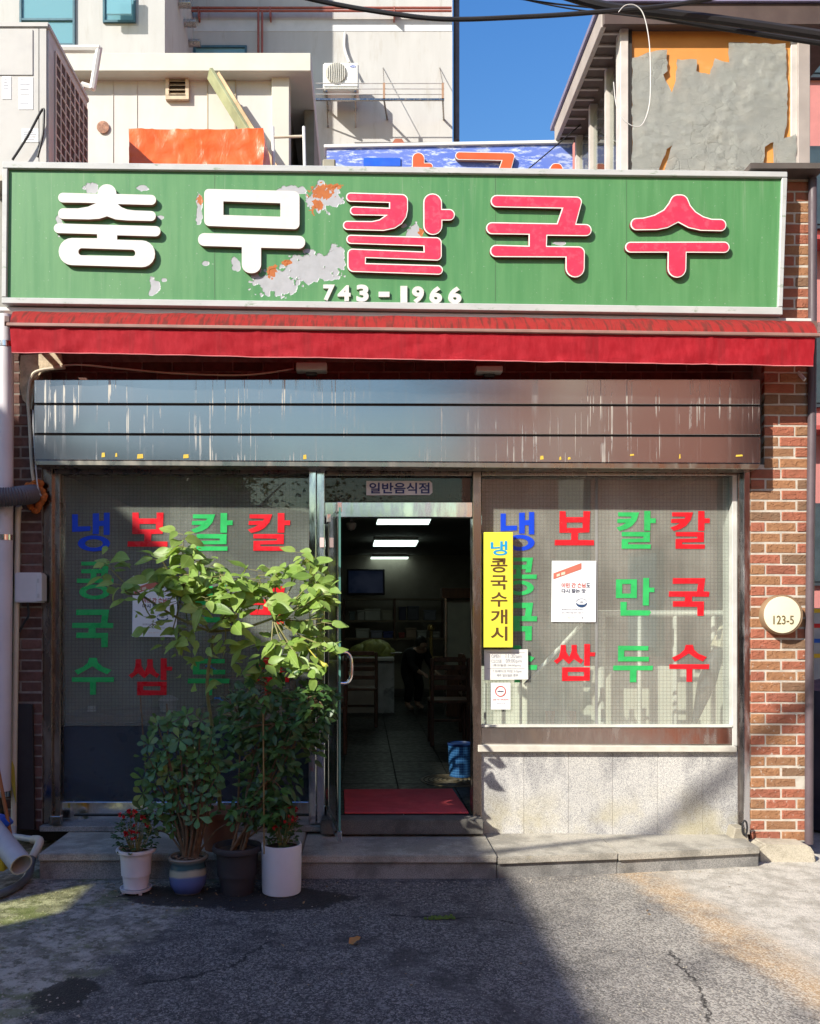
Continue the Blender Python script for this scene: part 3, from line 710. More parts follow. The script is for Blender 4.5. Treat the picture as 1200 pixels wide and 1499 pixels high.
b = MB().prism([], 0, 0) if False else MB()
pa, pb = P(10, 473, YV), P(1201, 488, YV)
b.bar(P(10, 475.5, YV-.003), P(1201, 491, YV-.003), .028, .022); b.build('front_bar', mat('bar_brown', (.30, .17, .14), .5, var=.2), aw, bevel=.004)
pa = b
b = MB()
def val(u, v):
    p = aw_edge(u, 478, 493.5, YV, 14, 1193).lerp(aw_edge(u, 516, 536, YV, 17, 1190), v)
    sag = .012*noise.noise(Vector((u*9, 1, 0)))+.006*noise.noise(Vector((u*31+v*2, v*2, 5)))
    p.y += sag*v*1.6+.004*noise.noise(Vector((u*70, v*6, 9))); p.z += .010*v*noise.noise(Vector((u*7, 4, 4)))+.003*v*noise.noise(Vector((u*40, 2, 4)))
    for s in (.068, .31, .54, .87): p.y += -.006*math.exp(-((u-s)*420)**2)
    return p
b.grid(val, 240, 8); bmesh.ops.solidify(b.bm, geom=b.bm.faces[:], thickness=.002)
b.build('valance', m_awning(), aw, smooth=True)
b = MB()
b.tube([val(u/60, 1.0)+Vector((0, -.001, 0)) for u in range(61)], .003, 6); b.build('hem', mat('hem_pink', (.62, .20, .20), .7), aw)
MB().prism([XZ(6, 455, -.118), XZ(1196, 470, -.118), XZ(1196, 484, -.118), XZ(6, 469, -.118)], -.118, .158).build('leak_stop_case', mat('case_brown', (.16, .10, .085), .5), aw)  # hidden case added to stop sun leaking past the canopy
for x, yy in ((10, 474), (1200, 489)):
    MB().bar(P(x, yy-14, -.02), P(x, yy, YV), .03, .03).build('arm', mat('case_brown', None), aw, bevel=.003)
# ------------------------------------------------------------------ sign
YN = -.115
sg = empty('shop_sign', P(578, 450, YN), 'long weathered green shop sign with raised white and red Korean letters', 'sign')
MB().prism([XZ(10, 243, YN), XZ(1147, 258, YN), XZ(1142, 455, YN), XZ(8, 440, YN)], YN, -.01).build('panel', M_GREEN, sg)
for poly, nm in (([(3, 236), (1153, 251), (1153, 259.5), (3, 246)], 'frame_rail'), ([(2, 435), (1146, 449.5), (1146, 461), (2, 444)], 'frame_rail'),
                 ([(3, 246.3), (11, 246.4), (9, 434.8), (2, 434.7)], 'frame_stile'), ([(1145, 259.8), (1153, 259.9), (1146, 449.2), (1139, 449.1)], 'frame_stile')):
    MB().prism([XZ(x, y, YN-.02) for x, y in poly], YN-.02, -.005).build(nm, M_FRAME, sg, bevel=.004)
MB().prism([XZ(-4, 449, -.10), XZ(1188, 466, -.10), XZ(1188, 471, -.10), XZ(-4, 455, -.10)], -.10, 0).build('drip_ledge', M_WHITE, sg, bevel=.003)
M_SEAM = mat('sign_seam', (.07, .15, .07), .6)
for x in (314, 725, 917):
    MB().pbox(x-.35, 252, x+.35, 440, YN-.0012, YN+.001).build('panel_seam', M_SEAM, sg)
TH = .027
for key, nm in (('chung', 0), ('mu', 0), ('kal', 1), ('guk', 1), ('su', 1)):
    lp = loops_px(SIGN[key], YN-TH)
    if nm == 0:
        o = flat_loops('letter', lp, YN-TH+.001, TH-.0015, M_LSIDE, sg); flat_loops('letter_face', lp, YN-TH-.001, .002, M_LWHITE, o)
    else:
        o = flat_loops('letter', lp, YN-TH+.001, TH-.0015, mat('letter_side_red', (.16, .035, .035), .6), sg); flat_loops('letter_rim', lp, YN-TH-.0012, .002, M_LRIM, o)
        flat_loops('letter_face', lp, YN-TH-.0035, .002, M_LRED, o, offset=-.0075)
for ch, x0, y0, x1, y1 in (('7', 473, 416.5, 490, 440), ('4', 494, 417.5, 513, 440.5), ('3', 521.5, 416.5, 539.5, 441.5), ('-', 554, 427, 570, 434.5), ('1', 586, 418.5, 596, 442.5), ('9', 603, 419, 620.5, 443.5), ('6', 628.5, 419, 647, 444), ('6', 656, 419.5, 675.5, 444.5)):
    text('digit', ch, x0, y0, x1, y1, YN-.014, M_LWHITE, sg, thick=.013, bold=.045)
# ------------------------------------------------------------------ small signs on the front
ys = empty('hanging_sign', P(730, 948, .05), 'tall narrow yellow sign with brown Korean letters beside the door', 'sign')
MB().pbox(708, 779, 751, 948, .035, .075).build('board', mat('board_yellow', (.80, .72, .06), .45, var=.03), ys, bevel=.003)
MBR = mat('ink_brown', (.10, .05, .012), .6, var=0); MCY = mat('ink_cyan', (.01, .30, .60), .5, var=0)
for ch, y0, y1, m in (('냉', 792, 813, MCY), ('콩', 817, 838, MBR), ('국', 842, 863, MBR), ('수', 867, 888, MBR), ('개', 892, 913.5, MBR), ('시', 917, 938, MBR)):
    text('letter', ch, 718, y0, 742.5, y1, .0335, m, ys, bold=.018)
hs = empty('hours_sign', P(740, 995, .06), 'white opening hours notice under the yellow sign', 'sign')
MB().prism([XZ(708.5, 951, .08), XZ(772.5, 950.5, .08), XZ(773, 994.5, .08), XZ(709, 995.5, .08)], .08, .086).build('board', mat('notice_white', (.72, .72, .68), .5, var=.02), hs)
for s, x0, y0, x1, y1, m in (('OPEN', 719, 958, 732, 963, M_PALEINK), ('11:30', 740, 957, 754, 963, M_PALEINK), ('am', 755, 959.5, 763, 963, M_PALEINK), ('CLOSE', 719, 965.5, 734, 970, M_PALEINK), ('09:00', 740, 964.5, 754, 970, M_PALEINK), ('pm', 755, 966.5, 763.5, 971, M_PALEINK),
    ('(토요일은 04:00pm)', 721, 972, 762, 976, M_PALEINK), ('* 브레이크 타임 3-5pm', 721, 980.5, 763, 985, M_PALEINK), ('매주 일요일은 휴무', 727, 986.5, 758, 990.5, M_PALEINK)):
    text('lettering', s, x0, y0, x1, y1, .0785, m, hs, thick=.0012)
for y in (955, 978.5): MB().pbox(713, y, 768, y+.5, .0785, .0797).build('rule_line', M_PALEINK, hs)
ns = empty('no_smoking_sign', P(732, 1039, .06), 'small white no smoking sign with red crossed circle', 'sign')
MB().pbox(718, 999.5, 747, 1038.5, .085, .09).build('board', M_PAPER, ns)
c = XZ(732.5, 1012, .084); k = .0044
flat_loops('ring', [[(c[0]+8.2*k*math.cos(t), c[1]+8.2*k*math.sin(t)) for t in [i*math.pi/16 for i in range(32)]], [(c[0]+6.6*k*math.cos(t), c[1]+6.6*k*math.sin(t)) for t in [i*math.pi/16 for i in range(32)]]], .0835, .0012, M_TERRA, ns)
MB().bar((c[0]-5*k, .0832, c[1]+5*k), (c[0]+5*k, .0832, c[1]-5*k), .0012, 1.5*k, up=(0, 1, 0)).build('slash', M_TERRA, ns)
MB().box(c[0]-4.5*k, c[0]+4.5*k, .0836, .0846, c[1]-.7*k, c[1]+.7*k).build('cigarette', M_INK, ns)
text('lettering', '금연 NO SMOKING', 721.5, 1022.5, 744.5, 1025.5, .0838, M_TERRA, ns, thick=.001); text('lettering', '금연구역', 727, 1028, 739, 1031, .0838, M_PALEINK, ns, thick=.001)
def poster(ox, oy, lab, Y):
    """ox, oy shift from the right-hand poster"""
    p = empty('poster', P(840+ox, 911+oy, Y), lab, 'poster')
    q = lambda x, y: (800+x/13.625+ox, 810+y/13.625+oy)
    MB().prism([XZ(*q(105, 148), Y), XZ(*q(990, 150), Y), XZ(*q(980, 1372), Y), XZ(*q(92, 1365), Y)], Y, Y+.002).build('sheet', M_PAPER, p)
    y2 = Y-.0015
    MB().prism([XZ(*q(*a), y2) for a in ((135, 398), (695, 190), (695, 315), (135, 518))], y2, y2+.001).build('ribbon', mat('poster_ribbon', (.55, .16, .11), .6, var=.05), p)
    for i, (a, bb) in enumerate((((200, 420), (265, 470)), ((290, 385), (370, 440)))):
        MB().prism([XZ(*q(a[0], a[1]), y2-.001), XZ(*q(bb[0], a[1]-22), y2-.001), XZ(*q(bb[0], bb[1]-22), y2-.001), XZ(*q(a[0], bb[1]), y2-.001)], y2-.001, y2-.0004).build('ribbon_mark', mat('poster_cream', (.8, .62, .48), .6), p)
    def tx(s, x0, y0, x1, y1, m, bo=.03):
        a = q(x0, y0); d = q(x1, y1); text('lettering', s, a[0], a[1], d[0], d[1], y2, m, p, thick=.001, bold=bo)
    tx('이민 간 손님', 295, 590, 775, 685, M_TERRA); tx('도', 790, 595, 870, 680, M_INK); tx('다시 찾는 맛', 298, 708, 780, 795, M_INK)
    bx, by = q(697, 985); k = Y-CAMY; k /= F
    cx, cz = XZ(bx, by, y2)
    arc = lambda r, a0, a1, ry: [(cx+r*k*math.cos(a0+(a1-a0)*i/16), cz+ry*k*math.sin(a0+(a1-a0)*i/16)) for i in range(17)]
    MI = mat('bowl_navy', (.03, .07, .16), .5)
    flat_loops('bowl_mark', [arc(8.3, math.pi, 2*math.pi, 7)+[(cx+8*k, cz+.2*k)]+[(cx+4*k, cz-2.6*k), (cx-4*k, cz-2.6*k), (cx-8*k, cz+.2*k)]], y2, .001, MI, p)
    flat_loops('bowl_rim', [arc(8.3, .25, math.pi-.25, 6.2)+arc(7.6, math.pi-.3, .3, 5.5)], y2, .001, MI, p)
    flat_loops('noodle_mark', [[(cx+2.6*k*math.cos(i*.5236), cz+(1.4*math.sin(i*.5236)+.9)*k) for i in range(12)]], y2, .001, M_PALEINK, p)
    tx('|||', 820, 870, 870, 930, mat('poster_cream', None), 0)
    tx('충무칼국수는 손으로 반죽한', 298, 1100, 720, 1130, M_PALEINK, 0); tx('정성 가득한 면을 끓여 드립니다', 298, 1170, 740, 1200, M_PALEINK, 0)
    tx('칼국수', 420, 1275, 640, 1295, mat('poster_cream', None), 0); tx('충', 690, 1265, 730, 1305, M_PALEINK, 0)
poster(0, 0, 'white restaurant poster on the sunny right window', YG-.006)
poster(-613.5, 22, 'white restaurant poster on the left window, half hidden by leaves', YG-.006)
# house number
hn = empty('house_number', P(1139, 901, 0), 'round cream house number plate 123-5 on the brick pier', 'number plate')
c0 = P(1139.5, 900, 0)
MB().lathe([(.128, 0), (.128, -.058), (.122, -.066)], (c0.x, -.001, c0.z), 40, 'Y').build('drum', mat('drum_brown', (.26, .17, .10), .5), hn, smooth=True)
c1 = P(1145, 900, -.07)
MB().lathe([(.112, .0), (.117, -.003), (.116, -.006), (.11, -.007)], (c1.x-.0, -.0665, c1.z), 40, 'Y').build('face', mat('plate_cream', (.80, .74, .54), .4, var=.04), hn, smooth=True)
text('lettering', '123-5', 1132, 901, 1162, 914, -.0755, mat('ink_olive', (.14, .11, .05), .5), hn, thick=.002, bold=.01)
# ------------------------------------------------------------------ left edge: pipes, cables, boxes
dp = empty('downpipe', P(8, 1240, -.12), 'pale lilac rain downpipe at the far left wall', 'pipe')
MB().tube([P(9, 462, -.10), P(7, 800, -.10), P(4, 1165, -.10)], .048, 20).build('tube', M_PIPE, dp, smooth=True)
for y in (505, 787, 1161):
    MB().tube([P(9-5*(y-462)/700, y-4, -.10), P(9-5*(y-462)/700, y+4, -.10)], .0515, 20).build('clamp', M_STEEL, dp, smooth=True)
bp = empty('drain_pipe_end', P(20, 1275, -.75), 'wide grey plastic drain pipe lying open towards the alley', 'pipe')
a, c = P(-30, 1190, -.45), P(31, 1266, -.80)
d_ = (c-a).normalized()
m = MB(); m.tube([a, c], .062, 24, cap=False); m.tube([a, c], .055, 24, cap=False)
bmesh.ops.recalc_face_normals(m.bm, faces=m.bm.faces)
m.build('tube', M_PVC, bp, smooth=True)
m = MB(); m.tube([c, c-d_*.0], .06, 24, cap=False) if False else None
u = d_.orthogonal().normalized(); w = d_.cross(u); ring = MB()
for k in range(24):
    t0, t1 = 2*math.pi*k/24, 2*math.pi*(k+1)/24
    q = lambda t, r: c+(u*math.cos(t)+w*math.sin(t))*r
    ring.quad(q(t0, .055), q(t1, .055), q(t1, .062), q(t0, .062))
ring.build('rim', M_PVC, bp)
tp = empty('waste_pipe', P(25, 1230, -.06), 'thin tan conduit running down the left pier to a grey elbow', 'pipe')
MB().tube(sm([P(29, 745, -.03), P(26, 755, -.045), P(24, 900, -.04), P(21, 1100, -.04), P(20, 1212, -.05)], 4), .018, 10).build('conduit', M_TAN, tp, smooth=True)
MB().tube(sm([P(20, 1208, -.05), P(20, 1223, -.06), P(30, 1226, -.12), P(50, 1229, -.3)], 4), .02, 12).build('elbow', M_PVC, tp, smooth=True)
MB().tube(sm([P(48, 1229, -.29), P(57, 1230, -.33), P(56, 1238, -.36), P(47, 1256, -.44)], 5), .026, 12).build('spout', M_TAN, tp, smooth=True)
hz = MB().tube(sm([P(48, 1253, -.43), P(45, 1264, -.46), G(38, 1286, .025), G(12, 1304, .025), G(-40, 1322, .025)], 6), .024, 12).build('drain_hose', mat('hose_grey', (.10, .12, .14), .4), base=P(30, 1290, -.6), smooth=True)
tag(hz, 'dark grey hose running from the spout along the ground', 'hose')
fd = empty('exhaust_duct', P(0, 730, -.2), 'ribbed dark grey exhaust hose entering the wall through orange foam', 'duct')
pts = sm([P(-40, 728, -.20), P(0, 728, -.19), P(25, 726, -.16), P(42, 724, -.08), P(52, 722, .02)], 14)
MB().tube(pts, [.056+.006*(i % 2) for i in range(len(pts))], 16).build('hose', mat('duct_grey', (.10, .09, .10), .55), fd, smooth=True)
c = P(52, 726, -.01); m = MB()
for k in range(26):
    t = k*2.4; r = .055+.025*R.random()
    p = c+Vector((math.cos(t)*r*.8, -.005-.01*R.random(), math.sin(t)*r*1.25)); q = R.uniform(.016, .028)
    m.lathe([(0.001, -q), (q*.7, -q*.7), (q, 0), (q*.7, q*.7), (.001, q)], p, 9)
m.build('foam', mat('foam_orange', (.42, .12, .025), .85, var=.3, vs=30, bump=.5, bs=90), fd, smooth=True)
jb = empty('junction_box', P(40, 884, -.05), 'grey plastic electrical junction box on the left pier', 'box')
MB().pbox(21, 838, 60, 882, -.085, -.004).build('case', mat('box_grey', (.56, .55, .56), .5, var=.05), jb, bevel=.006, seg=2)
MB().pbox(53, 841, 61, 880, -.092, -.004).build('lid', mat('box_grey', None), jb, bevel=.003)
for y in (850, 872): MB().pbox(54, y-3, 57, y+3, -.096, -.09).build('latch', M_PVC, jb)
MB().tube(sm([P(40, 882, -.04), P(42, 900, -.05), P(36, 910, -.04), P(28, 925, -.03)], 5), .008, 6).build('cable', M_BLACK, jb, smooth=True)
for nm, lab, pts, r, m in (
    ('white_cable', 'white cable conduit curving up beside the shutter box', [P(52, 712, -.02), P(47, 690, -.03), P(43, 620, -.03), P(41, 585, -.03), P(46, 552, -.035), P(60, 542, -.04), P(95, 538, -.03)], .011, M_TAN),
    ('grey_cable', 'thin grey cable dangling by the orange foam', [P(60, 726, -.06), P(55, 712, -.06), P(50, 650, -.04), P(48, 600, -.03)], .005, M_PVC),
    ('beige_cable', 'beige cable sagging along the wall under the awning', [P(60, 541, -.03), P(110, 534, -.03), P(180, 540, -.03), P(260, 547, -.03), P(360, 549, -.03), P(430, 540, -.03)], .006, M_TAN),
    ('black_cable', 'black cable running beside the tan conduit', [P(27, 745, -.03), P(20, 760, -.05), P(18, 880, -.04), P(17, 1080, -.04)], .008, M_BLACK)):
    o = MB().tube(sm(pts, 6), r, 8).build(nm, m, base=pts[0], smooth=True); tag(o, lab, 'cable')
pp = MB().pprism([(30, 520), (88, 516), (92, 536), (60, 545), (52, 560), (46, 600), (33, 585), (28, 560)], -.014, .006)
tag(pp.build('plaster_patch', mat('plaster_rough', (.50, .42, .30), .9, var=.3, vs=20, bump=1, bs=60), base=P(50, 560, 0)), 'broken beige plaster patch on the wall left of the shutter box', 'plaster')
db = MB().pprism([(24, 1030), (47, 1031), (50, 1215), (24, 1214)], -.03, -.004).build('recess_shade_strip', mat('recess_shade', (.022, .018, .02), .6), base=P(38, 1215, 0), bevel=.003)  # dark strip in front of the bricks, painted shade of a recess
tag(db, 'dark strip standing for the shadowed recess in the left pier', 'board')
br = MB().tube([P(-8, 1100, -.35), P(16, 1226, -.42)], .011, 10).build('broom_stick', mat('stick_wood', (.30, .11, .035), .5, var=.2), base=P(16, 1226, -.42), smooth=True)
tag(br, 'brown wooden broom stick leaning at the left edge', 'stick')
yb = MB().pprism([(-30, 1252), (4, 1254), (6, 1276), (-30, 1276)], -.72, -.5).build('yellow_crate', mat('crate_yellow', (.62, .42, .02), .5), base=P(-10, 1276, -.72), bevel=.006)
tag(yb, 'corner of a yellow plastic crate at the left edge', 'crate')
bt = MB().pprism([(-30, 1195), (-2, 1202), (7, 1212), (-4, 1220), (-30, 1214)], -.5, -.35).build('blue_bag', mat('bag_blue', (.01, .08, .42), .4), base=P(-10, 1220, -.45), bevel=.01)
tag(bt, 'scrap of blue plastic bag behind the drain pipe', 'bag')
yl = MB().pprism([(17, 1114), (20, 1122), (22, 1150), (23, 1176), (19, 1160), (14, 1135)], -.075, -.068).build('yellow_rag', mat('rag_yellow', (.40, .32, .04), .7), base=P(18, 1170, -.07))
tag(yl, 'strip of torn yellow tape on the tan conduit', 'tape')
lk = MB().pbox(72, 1195, 88, 1208, -.05, .0).build('floor_bolt', M_STEELD, base=P(80, 1208, -.03), bevel=.004); tag(lk, 'steel floor bolt at the foot of the left window frame', 'bolt')
rg = MB().tube([P(1090+6*math.cos(t)*.6, 1212+11*math.sin(t), -.07) for t in [i*.5236 for i in range(13)]], .006, 6).build('iron_ring', M_BLACK, base=P(1090, 1220, -.07), smooth=True)
tag(rg, 'small iron ring at the foot of the right door jamb', 'ring')
for i, (x0, x1, y0, y1, lab) in enumerate(((433, 478, 530, 544, 'beige floodlight under the awning nearer the left end'), (697, 736, 535, 546, 'beige floodlight under the awning above the door'))):
    f = empty('floodlight', P((x0+x1)/2, y0, -.05), lab, 'lamp', 'floodlights under the awning')
    MB().pbox(x0, y0, x1, y1-2, -.16, -.07).build('housing', mat('flood_beige', (.34, .31, .27), .5), f, bevel=.005)
    MB().pbox((x0+x1)/2-8, y1-2.5, (x0+x1)/2+8, y1+5, -.12, -.08).build('sensor', M_DARK, f, bevel=.005)
    MB().pbox((x0+x1)/2-3, y0+2, (x0+x1)/2+3, y1+2, -.07, .01).build('bracket', M_TAN, f)
nb = MB().bar(P(1168, 545, .004), P(1178, 556, -.05), .012, .02).build('wall_hook', M_WHITE, base=P(1170, 550, 0)); tag(nb, 'white wall hook high on the shaded right pier', 'hook')

# ------------------------------------------------------------------ plants
def leaf_mesh(name, L, W, shape, fold, droop, m, n=5, wav=0):
    b = MB(); rows = []
    for i in range(n+1):
        t = i/n
        if shape == 'ovate': w = math.sin(math.pi*min(t**.72, 1))**.85
        elif shape == 'obovate': w = math.sin(math.pi*min(t**1.9, 1))**.7
        else: w = math.sin(math.pi*t)**.9
        w = max(w*W/2, .001*L)
        y = L*t; z = -droop*L*t*t
        f = fold*w
        zz = wav*W*math.sin(t*9)
        rows.append([b.bm.verts.new((-w, y, z+f+zz)), b.bm.verts.new((0, y, z)), b.bm.verts.new((w, y, z+f-zz))])
    for p, q in zip(rows, rows[1:]):
        for k in range(2): b._f([p[k], p[k+1], q[k+1], q[k]])
    bm = b.bm
    me = bpy.data.meshes.new(name); bm.to_mesh(me); bm.free(); me.materials.append(m)
    for p in me.polygons: p.use_smooth = True
    return me
def orient(pos, d, up, s):
    d = Vector(d).normalized(); x = d.cross(Vector(up))
    if x.length < 1e-3: x = d.orthogonal()
    x.normalize(); z = x.cross(d)
    return Matrix(((x.x*s, d.x*s, z.x*s, pos[0]), (x.y*s, d.y*s, z.y*s, pos[1]), (x.z*s, d.z*s, z.z*s, pos[2]), (0, 0, 0, 1)))
def add_leaf(parent, me, pos, d, up, s, name='leaf'):
    o = bpy.data.objects.new(name, me); COL.objects.link(o); o.parent = parent
    o.matrix_local = Matrix.Translation(-WL[parent.name]) @ orient(pos, d, up, s)
    return o
def rv(s=1.0): return Vector((R.uniform(-1, 1), R.uniform(-1, 1), R.uniform(-1, 1)))*s
M_SOIL = mat('potting_soil', (.045, .03, .02), .95, var=.4, vs=40, bump=1, bs=80)
M_STEM = mat('stem_green', (.20, .19, .07), .6, var=.25, vs=20)
M_BARK = mat('stem_brown', (.13, .085, .045), .8, var=.35, vs=30, bump=.6, bs=60)
def pot(prof, px, py, Yb, m, lab, nm='flower_pot', soil_z=None, soil_r=None, z0=0):
    c = G(px, py, z0) if Yb is None else Vector((PX(px, Yb), Yb, z0))
    e = empty(nm, c, lab, 'flower pot')
    MB().lathe([(r, z) for r, z in prof], c, 40).build('body', m, e, smooth=True)
    MB().lathe([(.001, soil_z), (soil_r*.6, soil_z+.006), (soil_r, soil_z-.002), (soil_r, soil_z-.02)], c, 24).build('soil', M_SOIL, e, smooth=True)
    return e, c
YP = -.74
# white tapered pot on a tray
MWP = mat('pot_white', (.66, .66, .70), .4, var=.06, vs=8, spot=((.40, .38, .36), 9, .66, .8))
pA, cA = pot([(.062, .03), (.066, .028), (.088, .215), (.089, .225), (.107, .228), (.110, .237), (.107, .246), (.094, .246), (.086, .22), (.08, .10)], 199, 1291, YP, MWP, 'small white tapered plastic pot on a footed tray, leftmost', soil_z=.222, soil_r=.082)
m = MB().lathe([(.06, .012), (.084, .014), (.088, .03), (.083, .03), (.08, .018), (.05, .018)], cA, 32)
m.build('tray', MWP, pA, smooth=True)
for k in range(4):
    t = .6+k*1.571; p = cA+Vector((math.cos(t)*.07, math.sin(t)*.07, 0)); MB().box(p.x-.009, p.x+.009, p.y-.009, p.y+.009, .0005, .016).build('foot', MWP, pA, bevel=.002)
def m_glaze():
    t = NT('pot_glaze'); s = t.sep(); n = t.math('ADD', s[2], t.math('MULTIPLY', t.math('SUBTRACT', t.noise(8, 3), .5), .03))
    x = t.n('ValToRGB'); t.l(t.ramp(n, 0, .2), x.inputs[0]); e = x.color_ramp
    x2 = t.n('MapRange'); t.l(n, x2.inputs[0]); x2.inputs[1].default_value = 0; x2.inputs[2].default_value = .2; t.l(x2.outputs[0], x.inputs[0])
    e.elements[0].color = (.20, .19, .12, 1); e.elements[1].color = (.20, .17, .12, 1); e.elements[1].position = .98
    for p, c in ((.08, (.05, .07, .18)), (.30, (.10, .14, .36)), (.48, (.10, .15, .33)), (.54, (.36, .38, .30)), (.66, (.34, .37, .30)), (.72, (.04, .11, .13)), (.85, (.06, .14, .18)), (.92, (.16, .22, .22))):
        q = e.elements.new(p); q.color = (*c, 1)
    t.col(x.outputs[0]); t.set(Roughness=.22, Specular_IOR_Level=.5); return t.m
pB, cB = pot([(.055, .001), (.075, .003), (.098, .045), (.104, .09), (.100, .13), (.094, .158), (.096, .17), (.110, .185), (.113, .197), (.108, .203), (.098, .203), (.092, .18), (.09, .1)], 275, 1293, YP, m_glaze(), 'glazed ceramic pot with blue and cream bands', soil_z=.185, soil_r=.094)
m = MB()
for k in range(46):
    t = R.uniform(0, 6.28); r = R.uniform(0, .085); p = cB+Vector((math.cos(t)*r, math.sin(t)*r, .194+R.uniform(0, .012))); d = rv(.02); d.z *= .2
    s2 = Vector((-d.y, d.x, 0)).normalized()*.006; m.quad(p-d-s2, p+d-s2, p+d+s2, p-d+s2)
m.build('dry_mulch', mat('mulch', (.26, .17, .10), .9, rnd=.2, var=.4, vs=60), pB)
pC, cC = pot([(.085, .004), (.09, .0), (.118, .225), (.135, .232), (.139, .246), (.134, .262), (.122, .262), (.115, .23), (.11, .1)], 347, 1299, YP, mat('pot_charcoal', (.035, .033, .038), .6, var=.15), 'large dark charcoal plastic pot in the middle', soil_z=.235, soil_r=.117)
pD, cD = pot([(.102, .001), (.107, .006), (.110, .05), (.112, .262), (.111, .27), (.104, .272), (.101, .266), (.1, .2)], 412, 1297, YP, mat('pot_white_matt', (.62, .61, .65), .6, var=.04, bump=.1, bs=150), 'white straight-sided cylinder pot, rightmost', soil_z=.25, soil_r=.102)
pE, cE = pot([(.09, .001), (.12, .2), (.13, .2), (.13, .23), (.115, .23)], 322, 0, -.42, mat('pot_clay', (.22, .09, .05), .8), 'terracotta pot standing on the step behind the other plants', soil_z=.21, soil_r=.115, z0=EYE-1.372+.002)

def leaf_mass(parent, name, m, items, shape='ovate', W=.45):
    lf = MB()
    for p, d, up, sc in items:
        M = orient(p, d, up, sc); prev = None
        for t in (0, .25, .5, .78, 1):
            w = {'ovate': math.sin(math.pi*min(max(t, .03)**.72, .97)), 'obovate': math.sin(math.pi*min(max(t, .12)**1.9, .93))}[shape]*W/2
            row = [lf.bm.verts.new(M @ Vector((-w, t, w*.2-.15*t*t))), lf.bm.verts.new(M @ Vector((0, t, -.15*t*t))), lf.bm.verts.new(M @ Vector((w, t, w*.2-.15*t*t)))]
            if prev:
                for k in range(2): lf._f([prev[k], prev[k+1], row[k+1], row[k]])
            prev = row
    o = lf.build(name, m, parent, recalc=False, smooth=True); o['kind'] = 'stuff'; return o
# --- begonias
ML_BEG = m_leaf('leaf_begonia', (.035, .08, .025), (.08, .13, .04), .2)
MF_RED = mat('petal_red', (.48, .018, .022), .5, var=.25, vs=40)
def begonia(c, zb, rx, h, lab, nl=190, nf=16, seed=1, bias=0):
    rr = random.Random(seed)
    e = empty('begonia_plant', c+Vector((0, 0, zb)), lab, 'plant')
    st = MB(); lf = MB(); fl = MB()
    for k in range(16):
        t = rr.uniform(0, 6.28); q = rr.uniform(.3, 1)
        tip = Vector((math.cos(t)*rx*q*.8+bias*.3, math.sin(t)*rx*q*.7, h*rr.uniform(.5, .9)))
        st.tube([c+Vector((tip.x*.2, tip.y*.2, zb-.01)), c+Vector((tip.x*.7, tip.y*.7, zb+tip.z*.5)), c+Vector((tip.x, tip.y, zb+tip.z))], [.004, .003, .002], 5)
    for k in range(nl):
        t = rr.uniform(0, 6.28); q = rr.uniform(.25, 1)**.6; hh = rr.uniform(.05, 1)
        w = math.sin(math.pi*min(.22+hh*.72, 1))
        p = c+Vector((math.cos(t)*rx*q*w+bias*hh, math.sin(t)*rx*q*w, zb+hh*h))
        d = Vector((math.cos(t), math.sin(t), rr.uniform(-.4, .5))); M = orient(p, d, (0, rr.uniform(-.6, .2), 1), rr.uniform(.020, .034))
        ring = [M @ Vector((.42*math.cos(a), .5+.5*math.sin(a), .12*math.cos(2*a))) for a in [i*math.pi/3 for i in range(6)]]
        vs = [lf.bm.verts.new(v) for v in ring]; ctr = lf.bm.verts.new(M @ Vector((0, .5, -.05)))
        for i in range(6): lf._f([vs[i], vs[(i+1) % 6], ctr])
    for k in range(nf):
        t = rr.uniform(3.3, 6.1); q = rr.uniform(.3, 1); hh = rr.uniform(.35, 1.0)
        p = c+Vector((math.cos(t)*rx*q+bias*hh, math.sin(t)*rx*q*.95, zb+hh*h+.01))
        for i in range(7):
            d = Vector((rr.uniform(-1, 1), -rr.random()*.9, rr.uniform(-.6, 1))); M = orient(p, d, rv(), rr.uniform(.014, .022))
            vs = [fl.bm.verts.new(M @ Vector(v)) for v in ((0, 0, 0), (.45, .45, .1), (.25, .95, .2), (-.25, .95, .2), (-.45, .45, .1))]
            fl._f(vs)
    st.build('stems', M_STEM, e); o = lf.build('foliage', ML_BEG, e, recalc=False); o['kind'] = 'stuff'
    o = fl.build('blossoms', MF_RED, e, recalc=False); o['kind'] = 'stuff'
begonia(cA, .22, .125, .24, 'red flowering begonia in the white tapered pot', 230, 15, 3)
begonia(cD, .255, .095, .25, 'red flowering begonia in the white cylinder pot', 200, 15, 5, .02)

# --- round leaved shrub in the glazed pot
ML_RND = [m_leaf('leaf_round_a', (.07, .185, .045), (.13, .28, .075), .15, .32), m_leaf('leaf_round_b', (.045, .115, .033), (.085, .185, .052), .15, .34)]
rl = [leaf_mesh('round_leaf', 1, .52, 'obovate', .16, .16, m) for m in ML_RND]
rp = empty('round_leaf_shrub', cB+Vector((0, 0, .19)), 'bushy shrub with glossy rounded leaves in the banded glazed pot', 'plant')
st = MB(); tips = []
for k in range(40):
    for _ in range(60):
        x = R.uniform(188, 352); y = R.uniform(1042, 1215)
        cxm = 268 if y < 1150 else 258; hw = 64*math.sin(math.pi*min(max((y-1015)/235, .05), .97))**.7
        if abs(x-cxm) < hw and all((x-q[0])**2+(y-q[1])**2 > 17**2 for q in tips): break
    Yt = YP-.13*R.random()*(1-abs(x-cxm)/90)+.05; tips.append((x, y, Yt))
bk = [(R.uniform(215, 325), R.uniform(1060, 1200), YP+R.uniform(.03, .2)) for _ in range(12)]
